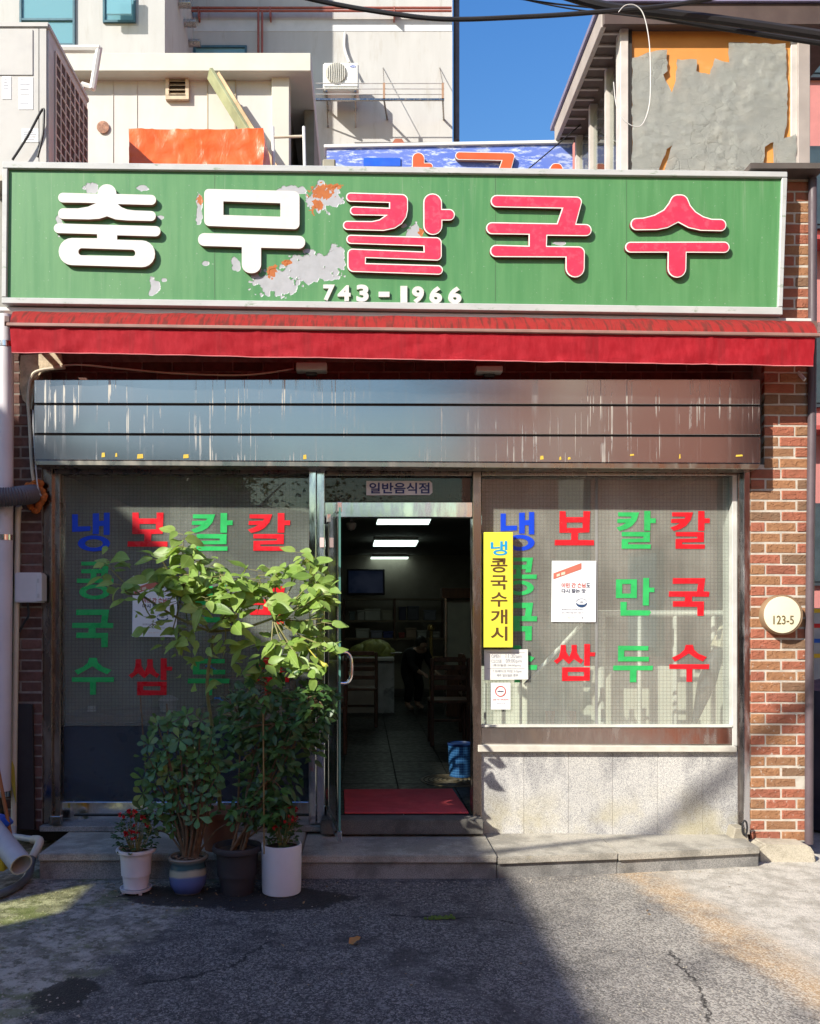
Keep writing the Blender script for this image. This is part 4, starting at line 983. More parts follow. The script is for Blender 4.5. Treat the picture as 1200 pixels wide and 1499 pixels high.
for i, (x, y, Yt) in enumerate(tips+bk):
    p = P(x, y, Yt); c0 = cB+Vector((R.uniform(-.03, .05), R.uniform(-.02, .03), .19))
    mid = c0.lerp(p, .5)+Vector((0, .02, .04))
    st.tube(sm([c0, mid, p], 4), [.008-.0055*q/8 for q in range(9)], 6)
    nl = 6 if i < len(tips) else 4
    big = R.random() < .35
    face = Vector((R.uniform(-.5, .5), -.8, R.uniform(.2, .9))).normalized()
    u = face.orthogonal().normalized(); w = face.cross(u); t0 = R.uniform(0, 6)
    for k in range(nl):
        t = t0+k*6.283/nl+R.uniform(-.2, .2); d = (u*math.cos(t)+w*math.sin(t))+face*R.uniform(.05, .6)
        add_leaf(rp, rl[0 if R.random() < .55 else 1], p+d*.006, d, face, R.uniform(.055, .085) if big else R.uniform(.042, .064))
for k in range(9):
    t = k*.7; st.tube(sm([cB+Vector((math.cos(t)*.03, math.sin(t)*.02, .185)), cB+Vector((math.cos(t)*.045+.02, math.sin(t)*.03, .34)), cB+Vector((math.cos(t)*.08, math.sin(t)*.05, .50))], 5), .008, 6)
items = []
for k in range(420):
    x = R.gauss(266, 32); y = R.uniform(1048, 1212); hw = 66*math.sin(math.pi*min(max((y-1012)/240, .05), .97))**.7
    if abs(x-266) > hw or (x > 268 and y > 1165 and x < 305): continue
    items.append((P(x, y, YP+R.uniform(-.05, .14)), Vector((R.uniform(-1, 1), R.uniform(-.9, .2), R.uniform(-.6, .8))), Vector((R.uniform(-.5, .5), -.8, R.uniform(.2, 1))), R.uniform(.04, .066)))
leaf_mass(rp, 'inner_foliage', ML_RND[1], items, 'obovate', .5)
st.build('branches', M_BARK, rp, smooth=True)

# --- dark shrub in the charcoal pot
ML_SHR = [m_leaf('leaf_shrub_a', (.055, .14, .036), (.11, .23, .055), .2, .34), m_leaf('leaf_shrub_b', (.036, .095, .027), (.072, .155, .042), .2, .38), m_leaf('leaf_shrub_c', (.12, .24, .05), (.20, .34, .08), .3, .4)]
sl_ = [leaf_mesh('shrub_leaf', 1, .42, 'ovate', .2, .2, m) for m in ML_SHR]
sp_ = empty('dark_leaf_shrub', cC+Vector((0, 0, .24)), 'tall dark green shrub in the charcoal pot, reaching towards the door', 'plant')
st = MB(); n = 0
hubs = [(395, 1010, 52, 34), (440, 1030, 50, 32), (405, 1060, 62, 36), (372, 1100, 40, 40), (420, 1095, 45, 34), (395, 1140, 45, 34), (372, 1180, 34, 34), (465, 1025, 28, 22), (352, 1050, 26, 34), (405, 1190, 22, 26), (440, 1070, 40, 26)]
for hx_, hy_, rx_, ry_ in hubs:
    hub = P(hx_, hy_, YP+.02)
    st.tube(sm([cC+Vector((R.uniform(-.05, .05), R.uniform(-.03, .03), .235)), cC.lerp(hub, .5)+Vector((0, 0, .12)), hub], 5), [.008-.0005*q for q in range(11)], 6)
    for k in range(9):
        a = R.uniform(0, 6.28); q = R.random()**.5
        tip = P(hx_+rx_*q*math.cos(a), hy_+ry_*q*math.sin(a), YP+R.uniform(-.15, .12))
        st.tube([hub, hub.lerp(tip, .6)+Vector((0, 0, .01)), tip], [.004, .003, .002], 5)
        for j in range(3):
            if n > 295: break
            d = (tip-hub).normalized()*.6+Vector((R.uniform(-.9, .9), R.uniform(-.9, .3), R.uniform(-.5, .7)))
            k2 = 2 if hx_ > 460 and R.random() < .7 else (0 if R.random() < .5 else 1)  # paler leaves by the door, sunlit green put into their colour
            add_leaf(sp_, sl_[k2], tip+rv(.012), d, (R.uniform(-.4, .4), -.6, 1), R.uniform(.055, .085)); n += 1
items = []
for hx_, hy_, rx_, ry_ in hubs*3:
    for k in range(26):
        a = R.uniform(0, 6.28); q = R.random()**.5*1.08
        items.append((P(hx_+rx_*q*math.cos(a), hy_+ry_*q*math.sin(a), YP+R.uniform(-.10, .18)), Vector((R.uniform(-1, 1), R.uniform(-.9, .3), R.uniform(-.9, .5))), Vector((R.uniform(-.5, .5), -.8, R.uniform(.2, 1))), R.uniform(.045, .075)))
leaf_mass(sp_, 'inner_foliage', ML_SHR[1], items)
st.build('branches', M_BARK, sp_, smooth=True)

# --- tall light leaved plant
ML_T = [m_leaf('leaf_tall_a', (.20, .33, .055), (.37, .49, .13), .36, .42), m_leaf('leaf_tall_b', (.13, .24, .04), (.29, .43, .10), .36, .42)]
tl_ = [leaf_mesh('tall_leaf', 1, .46, 'ovate', .45, .55, ML_T[0], 7, .04), leaf_mesh('tall_leaf', 1, .54, 'ovate', .3, -.15, ML_T[1], 7, .05), leaf_mesh('tall_leaf', 1, .58, 'ovate', .22, .22, ML_T[0], 7, .02), leaf_mesh('tall_leaf', 1, .50, 'ovate', .3, .38, ML_T[1], 7, .03), leaf_mesh('tall_leaf', 1, .64, 'ovate', .12, .12, ML_T[0], 7, .03)]
YT = -.62
tpn = empty('tall_leafy_plant', cE+Vector((0, 0, .21)), 'tall plant with big sunlit light green leaves in front of the left window', 'plant')
stem = [cE+Vector((0, 0, .2)), P(318, 1120, -.48), P(308, 1050, -.54), P(303, 1000, -.58), P(312, 930, YT)]
b = MB().tube(sm(stem, 5), [.013-.0002*i for i in range(21)], 9)
root = P(308, 925, YT)
tipsT = [(268, 790, -.60, 8), (238, 822, -.66, 6), (262, 838, -.72, 6), (305, 832, -.62, 8), (340, 852, -.70, 6), (378, 842, -.66, 7), (404, 838, -.60, 5), (448, 815, -.62, 6), (458, 848, -.72, 6), (466, 872, -.62, 4), (446, 878, -.74, 6), (425, 905, -.66, 4),
         (412, 938, -.72, 5), (452, 930, -.62, 5), (395, 962, -.74, 4), (345, 905, -.72, 5), (300, 878, -.74, 6), (258, 872, -.70, 6), (228, 852, -.74, 4), (156, 826, -.55, 5), (178, 862, -.6, 4), (222, 905, -.62, 4), (275, 915, -.6, 4), (330, 945, -.66, 4), (352, 878, -.58, 4), (250, 930, -.58, 3), (436, 965, -.68, 3), (470, 905, -.78, 3), (466, 942, -.8, 3), (474, 868, -.8, 2), (452, 982, -.78, 3), (285, 815, -.66, 5), (322, 838, -.72, 5), (358, 862, -.68, 4), (390, 872, -.74, 4), (275, 852, -.64, 4), (310, 862, -.7, 4), (240, 845, -.7, 4)]
forks = [P(268, 860, -.62), P(330, 900, -.64), P(400, 905, -.66), P(205, 870, -.6)]
for fk in forks: b.tube(sm([root, root.lerp(fk, .5)+Vector((0, 0, -.02)), fk], 5), .007, 7)
for x, y, Y, nl in tipsT:
    nl = int(nl*1.6)
    tip = P(x, y, Y); fk = min(forks, key=lambda q: (q-tip).length)
    b.tube(sm([fk, fk.lerp(tip, .55)+Vector((0, 0, -.015)), tip], 4), [.0055-.0003*i for i in range(9)], 6)
    t0 = R.uniform(0, 6)
    for k in range(nl):
        t = t0+k*2.4
        N = Vector((R.uniform(-.9, .5), R.uniform(-1.0, -.15), R.uniform(.25, 1.0))).normalized()
        d = Vector((math.cos(t)*1.15, math.sin(t)*.6-.15, R.uniform(-.55, .25)))
        d = d-N*d.dot(N)*.8
        sc = R.choice((R.uniform(.10, .165), R.uniform(.06, .11))) if k > 1 else R.uniform(.04, .08)
        o = tip+d.normalized()*R.uniform(.015, .06)+Vector((R.uniform(-.03, .03), 0, R.uniform(-.07, .025)))
        b.tube([tip+Vector((0, 0, (o.z-tip.z)*.7)), o], .0022, 4)
        add_leaf(tpn, R.choice(tl_), o, d, N, sc)
items = []
for x, y, Y, nl in tipsT+[(290, 940, -.6, 0), (340, 968, -.62, 0), (372, 935, -.66, 0), (398, 992, -.64, 0), (262, 955, -.58, 0), (300, 985, -.56, 0), (350, 1000, -.6, 0)]:
    tip = P(x, y, Y)
    for k in range(6):
        N = Vector((R.uniform(-.9, .5), R.uniform(-1, -.15), R.uniform(.2, 1))).normalized(); d = rv(); d.z = d.z*.5-.25; d = d-N*d.dot(N)*.8
        items.append((tip+Vector((R.gauss(0, .045), R.gauss(0, .04), R.gauss(-.01, .045))), d, N, R.uniform(.05, .11)))
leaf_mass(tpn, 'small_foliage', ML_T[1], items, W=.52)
b.build('branches', M_STEM, tpn, smooth=True)
MB().tube(sm([P(448, 945, -.74), P(460, 960, -.75), P(472, 972, -.76), P(480, 975, -.77)], 4), [.004]*6+[.006, .009, .011, .013, .014, .009, .004], 8).build('flower_bud', mat('bud_yellow', (.50, .46, .08), .5), tpn, smooth=True)
for i, (x, y) in enumerate(((305, 975), (318, 1022))):
    p = P(x, y, -.56-.0*i)
    m = MB().tube([p+Vector((math.cos(t)*.016, math.sin(t)*.016, .002*math.sin(3*t))) for t in [q*.5236 for q in range(13)]], .004, 6)
    m.tube([p+Vector((.01, -.015, 0)), p+Vector((.05, -.03, -.02))], .003, 5)
    m.build('tie_string', mat('string_blue', (.03, .14, .42), .5), tpn)
for i, (x0, y0, x1, y1, yy, lab) in enumerate(((205, 1020, 214, 1140, -.5, 'thin wooden stake leaning left of the round leaved shrub'), (244, 1030, 246, 1120, -.55, 'pale upright stick behind the round leaved shrub'), (385, 1040, 386, 1190, -.86, 'tan bamboo stake in front of the dark shrub'))):
    o = MB().tube([P(x0, y0, yy), P(x1, y1, yy), P(x1+(x1-x0)*.4, y1+60, yy)], .004, 7).build('plant_stake', M_BARK if i < 2 else mat('bamboo', (.22, .15, .06), .6), base=P(x1, y1, yy), smooth=True); tag(o, lab, 'stake', 'plant stakes')
# small weeds and a dead leaf
wd = leaf_mesh('weed_blade', 1, .12, 'lance', .2, .5, ML_SHR[2])
for px, py, lab in ((487, 1278, 'small green weed at the foot of the step right of the pots'), (452, 1276, 'tiny weed at the step behind the white cylinder pot')):
    c = G(px, py); e = empty('weed', c, lab, 'weed')
    for k in range(14 if px > 460 else 8):
        t = R.uniform(0, 6.28); add_leaf(e, wd, c+rv(.004), Vector((math.cos(t), math.sin(t), R.uniform(.3, 1.2))), (0, 0, 1), R.uniform(.05, .09), 'blade')
dm = leaf_mesh('dry_leaf', .06, .045, 'ovate', .5, -.3, mat('leaf_dry', (.42, .20, .06), .8), 5, .12)
c = G(510, 1383); o = bpy.data.objects.new('dry_leaf', dm); COL.objects.link(o); o.matrix_world = orient(c+Vector((0, 0, .006)), (1, .4, .1), (0, -.3, 1), 1); tag(o, 'single dry tan leaf lying on the asphalt', 'leaf')
ms = MB(); c = G(643, 1345)
for k in range(40):
    p = c+Vector((R.gauss(0, .035), R.gauss(0, .01), .002)); ms.lathe([(.001, 0), (.01, .002), (.006, .008), (.001, .01)], p, 6)
tag(ms.build('moss', mat('moss_green', (.08, .12, .02), .95), base=c), None, None, kind='stuff')['label'] = 'small patch of moss in the asphalt crack'

gr = MB(); rg_ = random.Random(21)
def stone(p, s):
    v = [gr.bm.verts.new(p+Vector((s*math.cos(a)*rg_.uniform(.6, 1), s*math.sin(a)*rg_.uniform(.6, 1), 0))) for a in (0, 1.26, 2.5, 3.77, 5.0)]
    t = gr.bm.verts.new(p+Vector((rg_.uniform(-.3, .3)*s, rg_.uniform(-.3, .3)*s, s*rg_.uniform(.5, .9))))
    for i in range(5): gr._f([v[i], v[(i+1) % 5], t])
for k in range(520):
    px = rg_.uniform(60, 1115); yy = -.56-abs(rg_.gauss(0, .05)) if px < 720 else -.56+(px-720)/393*.27-abs(rg_.gauss(0, .05))
    stone(Vector((PX(px, yy), yy, .0005)), rg_.choice((.003, .004, .005, .008)))
for k in range(420):
    q = G(rg_.uniform(0, 1200), rg_.uniform(1300, 1499)); stone(q+Vector((0, 0, .0005)), rg_.choice((.003, .004, .006)))
for k in range(200):
    q = G(abs(rg_.gauss(0, 110)), rg_.uniform(1290, 1499)); stone(q+Vector((0, 0, .0005)), rg_.choice((.003, .005, .008)))
o = gr.build('grit', mat('grit_stone', (.30, .27, .22), .9, var=.4, vs=60), base=Vector((0, -1, 0))); tag(o, 'loose grit and small stones along the step and road', 'grit', kind='stuff')
lt = MB()
for k in range(90):
    q = G(rg_.gauss(330, 110), rg_.uniform(1292, 1335)) if k < 70 else G(rg_.uniform(30, 1150), rg_.uniform(1292, 1480)); M = orient(q+Vector((0, 0, .003)), (rg_.uniform(-1, 1), rg_.uniform(-1, 1), .1), (rg_.uniform(-.3, .3), rg_.uniform(-.3, .3), 1), rg_.uniform(.012, .028))
    lt._f([lt.bm.verts.new(M @ Vector(v)) for v in ((0, 0, 0), (.25, .4, .12), (0, 1, 0), (-.25, .45, .1))])
o = lt.build('leaf_litter', mat('litter', (.24, .15, .07), .9, var=.5, vs=40), base=Vector((-1, -.8, 0)), recalc=False); tag(o, 'scattered dry leaf bits around the flower pots', 'litter', kind='stuff')
# ------------------------------------------------------------------ inside the restaurant
def m_emit(name, c, s):
    t = NT(name); t.col(c); t.set(Emission_Color=c, Emission_Strength=s); return t.m
ML_LAMP = m_emit('lamp_tube', (.80, 1, .90), 1.5)
for i, (x0, x1, xa, xb, y0, y1, lab) in enumerate(((555, 632, 551, 627, 757.5, 768, 'nearest ceiling light inside, just under the transom'), (548, 612, 546, 608, 793, 800, 'middle ceiling light inside'), (543, 597.5, 541.5, 594, 817, 822, 'farthest ceiling light inside'))):
    zc = CEIL-.07
    d0 = (zc-EYE)*F/(CY-y0); d1 = (zc-EYE)*F/(CY-y1)
    c = Vector((((x0+x1)/2-CX)*d0/F, CAMY+(d0+d1)/2, zc))
    e = empty('ceiling_light', c, lab, 'lamp', 'ceiling lights inside the restaurant')
    pts = [((x0-CX)*d0/F, CAMY+d0), ((x1-CX)*d0/F, CAMY+d0), ((xb-CX)*d1/F, CAMY+d1), ((xa-CX)*d1/F, CAMY+d1)]
    MB().zprism(pts, zc, zc+.02).build('diffuser', ML_LAMP, e)
    MB().zprism(pts, zc+.021, CEIL-.002).build('housing', M_WHITE, e)
c = P(514, 769, 2.5); e = empty('ceiling_camera', c, 'small white dome camera hanging inside left of the doorway', 'camera')
MB().lathe([(.001, -.05), (.03, -.04), (.045, -.01), (.045, .02), (.03, .03)], c, 20).build('dome', M_WHITE, e, smooth=True)
MB().tube([c+Vector((0, 0, .03)), Vector((c.x, c.y, CEIL))], .012, 8).build('mount', M_PVC, e)
fm = MB(); pts = [G(503, 1158, FZ), G(662, 1157, FZ), G(686, 1192, FZ), G(504, 1192, FZ)]
fm.zprism([(p.x, p.y) for p in pts], FZ+.002, FZ+.014)
tag(fm.build('door_mat', mat('mat_red', (.64, .075, .085), .9, var=.12, vs=7, bump=.4, bs=300), base=pts[3], bevel=.003), 'red rectangular door mat just inside the entrance', 'mat')
c = G(662, 1143, FZ); rm = empty('round_mat', c, 'round tan ribbed metal plate under the blue basket', 'mat')
MB().lathe([(.02, .004), (.24, .004), (.25, .008), (.25, .002)], c, 40).build('plate', mat('plate_tan', (.30, .24, .15), .5, .3, var=.2, vs=20), rm, smooth=True)
for k in range(6):
    r = .05+.035*k; MB().tube([c+Vector((r*math.cos(t), r*math.sin(t), .009)) for t in [q*.2618 for q in range(25)]], .004, 5).build('rib', mat('rib_dark', (.10, .08, .05), .6), rm)
c = G(674, 1138, FZ); wb = empty('waste_basket', c+Vector((0, 0, .012)), 'blue mesh waste basket just inside the door', 'basket')
def m_mesh_blue():
    t = NT('basket_blue'); tc = t.n('TexCoord'); s = t.sep(tc.outputs['Object'])
    an = t.math('ARCTAN2', s[1], s[0]); a = t.math('FRACT', t.math('MULTIPLY', an, 7)); z = t.math('FRACT', t.math('MULTIPLY', s[2], 50))
    ln = t.math('MAXIMUM', t.math('GREATER_THAN', a, .8), t.math('GREATER_THAN', z, .78))
    t.col(t.mix(ln, (.012, .075, .26), (.10, .30, .58))); t.set(Roughness=.4); return t.m
MB().lathe([(.085, .012), (.09, .014), (.1, .26), (.104, .268), (.1, .272), (.094, .262), (.082, .03)], c, 36).build('mesh_wall', m_mesh_blue(), wb, smooth=True)
MB().lathe([(.096, .255), (.104, .262), (.105, .274), (.098, .278), (.096, .27)], c, 36).build('rim', mat('rim_navy', (.008, .03, .12), .4), wb, smooth=True)
# far part: counter, shelves, screen
M_MARB = mat('marble', (.45, .45, .46), .4, var=.35, vs=2.5, spot=((.20, .20, .21), 3, .5, .62))
Yc = 6.0
ct = empty('serving_counter', P(540, 1047, Yc), 'marble fronted counter at the back of the room', 'counter')
MB().pbox(500, 962, 577, 968, Yc-.05, Yc+.6).build('top', M_WHITE, ct, bevel=.01)
MB().pbox(553, 968.5, 577, 1047, Yc, Yc+.55).build('end_panel', M_MARB, ct, bevel=.008)
MB().pbox(480, 968.5, 552, 1047, Yc+.03, Yc+.5).build('front_panel', mat('counter_pink', (.40, .34, .30), .5), ct)
for i, (x, y, r) in enumerate(((532, 955, 16), (548, 950, 18), (560, 956, 14))):
    p = P(x, y, Yc+.2); b = MB(); k = r*(Yc-CAMY)/F
    def cab(u, v, p=p, k=k):
        t = u*6.283; f = math.pi*v; rr_ = k*(1+.12*math.sin(t*6+v*5))
        return p+Vector((rr_*math.sin(f)*math.cos(t)*1.25, rr_*math.sin(f)*math.sin(t), rr_*math.cos(f)*.75))
    b.grid(cab, 36, 10)
    o = b.build('cabbage', mat('cabbage_green', (.34, .36, .10), .6, var=.35, vs=12), base=p-Vector((0, 0, k*.6)), smooth=True)
    tag(o, ('leftmost pale green cabbage on the counter', 'tallest pale green cabbage in the middle of the counter', 'rightmost pale green cabbage near the counter end')[i], 'cabbage', 'cabbages on the counter')
tr = MB().lathe([(.001, .0), (.12, .004), (.135, .02), (.125, .022)], P(574, 957, Yc+.25), 24).build('tray', M_WHITE, base=P(574, 957, Yc+.25), smooth=True); tag(tr, 'shallow white tray on the counter end', 'tray')
Ys = 9.2
sf = empty('wall_shelf', P(577, 940, Ys), 'dark wall shelving holding boxes at the back', 'shelf')
for x in (503, 577.5, 650): MB().pbox(x-1.5, 876, x+1.5, 938, Ys, Ys+.35).build('upright', M_WOOD, sf)
for y in (876, 908, 934): MB().pbox(505, y, 648, y+2.5, Ys+.01, Ys+.34).build('board', mat('shelf_tan', (.20, .15, .10), .6), sf)
bx = [(523, 533, 893, 908, (.4, .4, .36)), (534, 556, 891, 908, (.5, .5, .44)), (559, 574, 893, 908, (.36, .34, .26)), (511, 519, 895, 908, (.16, .2, .2)), (521, 540, 920, 934, (.45, .46, .42)), (543, 559, 923, 934, (.3, .3, .38)), (561, 575, 924, 934, (.05, .06, .2)), (584, 594, 888, 908, (.06, .06, .1)), (597, 613, 887, 908, (.12, .12, .14)), (621, 638, 893, 908, (.22, .22, .26)), (594, 609, 919, 934, (.35, .25, .18)), (611, 624, 923, 934, (.28, .28, .26)), (633, 643, 925, 934, (.4, .38, .34)), (584, 592, 926, 934, (.3, .06, .05))]
pos = ['second on the upper left shelf', 'largest, in the middle of the upper left shelf', 'rightmost on the upper left shelf', 'first on the upper left shelf', 'leftmost on the lower left shelf', 'middle of the lower left shelf', 'rightmost of the lower left shelf', 'leftmost on the upper right shelf', 'second on the upper right shelf', 'rightmost on the upper right shelf', 'second on the lower right shelf', 'third on the lower right shelf', 'rightmost on the lower right shelf', 'leftmost on the lower right shelf']
cn = ['grey', 'pale', 'tan', 'dark teal', 'pale', 'lilac grey', 'navy', 'black', 'charcoal', 'grey blue', 'brown', 'grey', 'beige', 'dark red']
for (x0, x1, y0, y1, cc), ps, cname in zip(bx, pos, cn):
    e = empty('storage_box', P((x0+x1)/2, y1, Ys+.05), cname+' storage box '+ps, 'box', 'boxes on the back shelves')
    MB().pbox(x0, y0+3, x1, y1, Ys+.05, Ys+.25).build('bin', mat('bin_'+cname.replace(' ', '_'), cc, .6), e, bevel=.01)
    MB().pbox(x0-.7, y0, x1+.7, y0+2.9, Ys+.04, Ys+.26).build('lid', mat('bin_'+cname.replace(' ', '_'), cc, .6), e, bevel=.005)
tv = empty('television', P(535, 870, 9.8), 'dark wall television showing a bluish picture', 'television')
MB().pbox(507.5, 833, 563, 871, 9.8, 9.9).build('bezel', M_BLACK, tv, bevel=.01)
def m_tv():
    t = NT('tv_screen'); c = t.mix(t.ramp(t.noise(2.4, 4), .4, .65), (.02, .04, .10), (.10, .13, .22)); t.col((.01, .01, .01)); t.put(t.b.inputs['Emission Color'], c); t.set(Emission_Strength=.05, Roughness=.7, Specular_IOR_Level=.1); return t.m
MB().pbox(510, 835.5, 560.5, 868, 9.79, 9.799).build('screen', m_tv(), tv)
pt = empty('partition_wall', P(672, 1060, 5.6), 'pale partition wall with brown wainscot at the right inside', 'wall')
MB().pbox(654, 876, 760, 975, 5.6, 5.75).build('upper_panel', mat('panel_pale', (.34, .33, .28), .7), pt)
MB().pbox(654, 975.2, 760, 1057, 5.58, 5.75).build('wainscot', M_WOOD, pt)
MB().pbox(647, 861, 762, 875.5, 5.5, 5.75).build('beam', M_WOOD, pt)
MB().pbox(651, 876, 653.5, 1057, 5.56, 5.75).build('trim', M_STEELD, pt)
bpz = empty('brass_stand', P(631, 1035, 6.6), 'slim brass stand with a small shelf near the person', 'stand')
MB().tube([P(631, 920, 6.6), P(631, 1035, 6.6)], .025, 10).build('pole', mat('brass', (.45, .32, .12), .35, .8), bpz, smooth=True)
MB().lathe([(.001, -.05), (.05, -.03), (.055, 0), (.04, .04), (.001, .05)], P(631, 919, 6.6), 14).build('knob', mat('brass', None), bpz, smooth=True)
MB().pbox(628, 962, 650, 967, 6.5, 6.75).build('shelf_plate', mat('brass', None), bpz, bevel=.008)
MB().pbox(630, 985, 633, 1035, 6.55, 6.6).build('post_cover', M_WHITE, bpz)
# chairs and tables
def chair(c, rz, lab):
    e = empty('dining_chair', c, lab, 'chair', 'wooden dining chairs'); ca, sa = math.cos(rz), math.sin(rz)
    T = Matrix.Translation(c) @ Matrix.Rotation(rz, 4, 'Z')
    def bx_(nm, x0, x1, y0, y1, z0, z1):
        b = MB().box(x0, x1, y0, y1, z0, z1); b.bm.transform(T); b.build(nm, M_WOOD, e, bevel=.006)
    bx_('seat', -.2, .2, -.2, .2, .43, .46)
    for x in (-.18, .18):
        bx_('leg', x-.018, x+.018, -.19, -.155, 0, .43); bx_('leg', x-.018, x+.018, .16, .195, 0, .43)
        bx_('back_post', x-.018, x+.018, .165, .2, .461, .88)
    for z in (.56, .66, .76, .84): bx_('back_slat', -.161, .161, .17, .19, z, z+.05)
    bx_('stretcher', -.161, .161, -.18, -.16, .2, .23)
chair(G(664, 1100, FZ)+Vector((.0, .5, 0)), math.pi, 'dark wooden chair on the right just inside the door')
chair(G(700, 1075, FZ), math.pi/2, 'dark wooden chair behind the right jamb, farther in')
chair(G(528, 1062, FZ), math.pi, 'dark wooden chair in front of the marble counter')
chair(G(478, 1100, FZ), -math.pi/2, 'dark wooden chair seen through the open glass door')
def table(c, lab):
    e = empty('dining_table', c, lab, 'table', 'wooden dining tables')
    MB().box(c.x-.35, c.x+.35, c.y-.6, c.y+.6, c.z+.71, c.z+.74).build('top', M_WOOD, e, bevel=.006)
    for x in (-.31, .31):
        for y in (-.55, .55): MB().box(c.x+x-.025, c.x+x+.025, c.y+y-.025, c.y+y+.025, c.z, c.z+.71).build('leg', M_WOOD, e, bevel=.004)
table(Vector((1.55, 2.9, FZ)), 'dark wooden table inside right of the doorway'); table(Vector((-.95, 3.0, FZ)), 'dark wooden table inside left of the doorway')
# the person stooping at the back
def person():
    Yp = 6.4; base = P(606, 1041, Yp); base.z = FZ
    e = empty('person', base, 'person in dark clothes stooping beside the counter at the back', 'person')
    def skin(nm, verts, edges, radii, m, rootv=0, sub=2):
        me = bpy.data.meshes.new(nm); me.from_pydata([tuple(v) for v in verts], edges, [])
        o = bpy.data.objects.new(nm, me); COL.objects.link(o)
        md = o.modifiers.new('s', 'SKIN'); md.use_smooth_shade = True
        o.modifiers.new('d', 'SUBSURF').levels = sub
        for i, r in enumerate(radii):
            me.skin_vertices[0].data[i].radius = (r[0], r[1]) if isinstance(r, tuple) else (r, r)
            me.skin_vertices[0].data[i].use_root = (i == rootv)
        dg = bpy.context.evaluated_depsgraph_get(); me2 = bpy.data.meshes.new_from_object(o.evaluated_get(dg))
        bpy.data.objects.remove(o); me2.materials.clear(); me2.materials.append(m)
        o = bpy.data.objects.new(nm, me2); COL.objects.link(o); o.parent = e; o.location = (0, 0, 0); return o
    V = []; E_ = []; Rr = []
    def j(p, r, par=None):
        V.append(Vector(p)); Rr.append(r)
        if par is not None: E_.append((par, len(V)-1))
        return len(V)-1
    # faces +x, hips back, torso leaning forward
    pel = j((-.10, 0, .66), (.15, .13)); wa = j((-.04, 0, .76), (.135, .115), pel); ch = j((.07, 0, .86), (.15, .13), wa); nk = j((.14, 0, .925), (.06, .06), ch); hd = j((.17, -.005, .98), (.085, .08), nk); ht = j((.185, -.01, 1.04), (.07, .07), hd)
    for s in (-1, 1):
        hp = j((-.10, s*.085, .62), .085, pel); kn = j((.02, s*.10, .36), .06, hp); an = j((-.05, s*.10, .07), .042, kn); toe = j((.09, s*.11, .03), .035, an)
        shd = j((.085, s*.155, .86), .06, ch); el = j((.17, s*.20, .66), .042, shd); wr = j((.29, s*.15, .58), .03, el); pm = j((.345, s*.14, .56), (.032, .018), wr)
        for q, (dy, ln) in enumerate(((-.022, .055), (-.008, .065), (.008, .062), (.022, .05))):
            f1 = j((.385, s*.14+dy, .545), .009, pm); j((.385+ln*.7, s*.14+dy, .53-ln*.4), .008, f1)
        th = j((.35, s*.14-s*.04, .555), .01, pm); j((.385, s*.14-s*.055, .54), .008, th)
    MSK = mat('skin', (.42, .26, .19), .55, var=.08); MCL = mat('cloth_black', (.012, .012, .014), .85, var=.2)
    skin('body', V, E_, Rr, MSK)
    V.clear(); E_.clear(); Rr.clear()
    pel = j((-.10, 0, .66), (.175, .155)); wa = j((-.04, 0, .76), (.165, .14), pel); ch = j((.07, 0, .86), (.175, .155), wa); nk = j((.115, 0, .90), (.09, .09), ch)
    for s in (-1, 1):
        hp = j((-.10, s*.085, .60), .105, pel); kn = j((.02, s*.10, .36), .078, hp); j((-.045, s*.10, .10), .06, kn)
        shd = j((.085, s*.155, .86), .075, ch); el = j((.17, s*.20, .66), .058, shd); j((.27, s*.158, .592), .045, el)
    skin('clothing', V, E_, Rr, MCL)
    b = MB(); hc = Vector((.165, 0, 1.0))
    b.grid(lambda u, v: hc+Vector((-.02-.085*math.cos(u*6.283)*math.sin(v*1.9), .095*math.sin(u*6.283)*math.sin(v*1.9), .115*math.cos(v*1.9))) if True else None, 24, 10)
    me = bpy.data.meshes.new('hair'); b.bm.to_mesh(me); b.bm.free(); me.materials.append(mat('hair_black', (.012, .01, .009), .6))
    o = bpy.data.objects.new('hair', me); COL.objects.link(o); o.parent = e
    fc = MB()
    for s in (-1, 1): fc.lathe([(.001, -.008), (.009, 0), (.001, .008)], Vector((.262, s*.03-.005, 1.0)), 8)
    fc.lathe([(.001, -.02), (.014, -.012), (.001, .02)], Vector((.268, -.005, .972)), 8)
    me = bpy.data.meshes.new('face'); fc.bm.to_mesh(me); fc.bm.free(); me.materials.append(MSK)
    o = bpy.data.objects.new('face', me); COL.objects.link(o); o.parent = e
    e.rotation_euler = (0, 0, math.radians(-50)); e.scale = (.93,)*3
person()
# things behind the windows
rk = empty('steel_rack', P(960, 1062, .4), 'polished steel rail rack behind the right window', 'rack')
MST = mat('rack_steel', (.80, .80, .74), .3, .15)
for x, r in ((880, .03), (936, .016), (988, .016), (1044, .016)): MB().tube([P(x, 895, .42), P(x, 1085, .42)], r, 12).build('post', MST, rk, smooth=True)
for x in (710, 762, 824): MB().tube([P(x, 962 if x > 711 else 1000, .42), P(x, 1085, .42)], .010, 10).build('post', MST, rk, smooth=True)
MB().tube([P(872, 898, .42), P(1062, 898, .42)], .022, 12).build('rail', MST, rk, smooth=True)
MB().pbox(705, 975, 1066, 1062, .55, .57).build('back_panel', mat('rack_panel', (.74, .72, .62), .7, var=.1, vs=3), rk)
o = MB().tube([P(768, 1003, .24), P(862, 902, .3)], .014, 12).build('steel_pole', MST, base=P(768, 1003, .24), smooth=True); tag(o, 'bright steel pole leaning diagonally behind the right window', 'pole')
um = empty('folded_umbrella', P(1015, 1060, .3), 'dark folded umbrella leaning in the corner of the right window', 'umbrella')
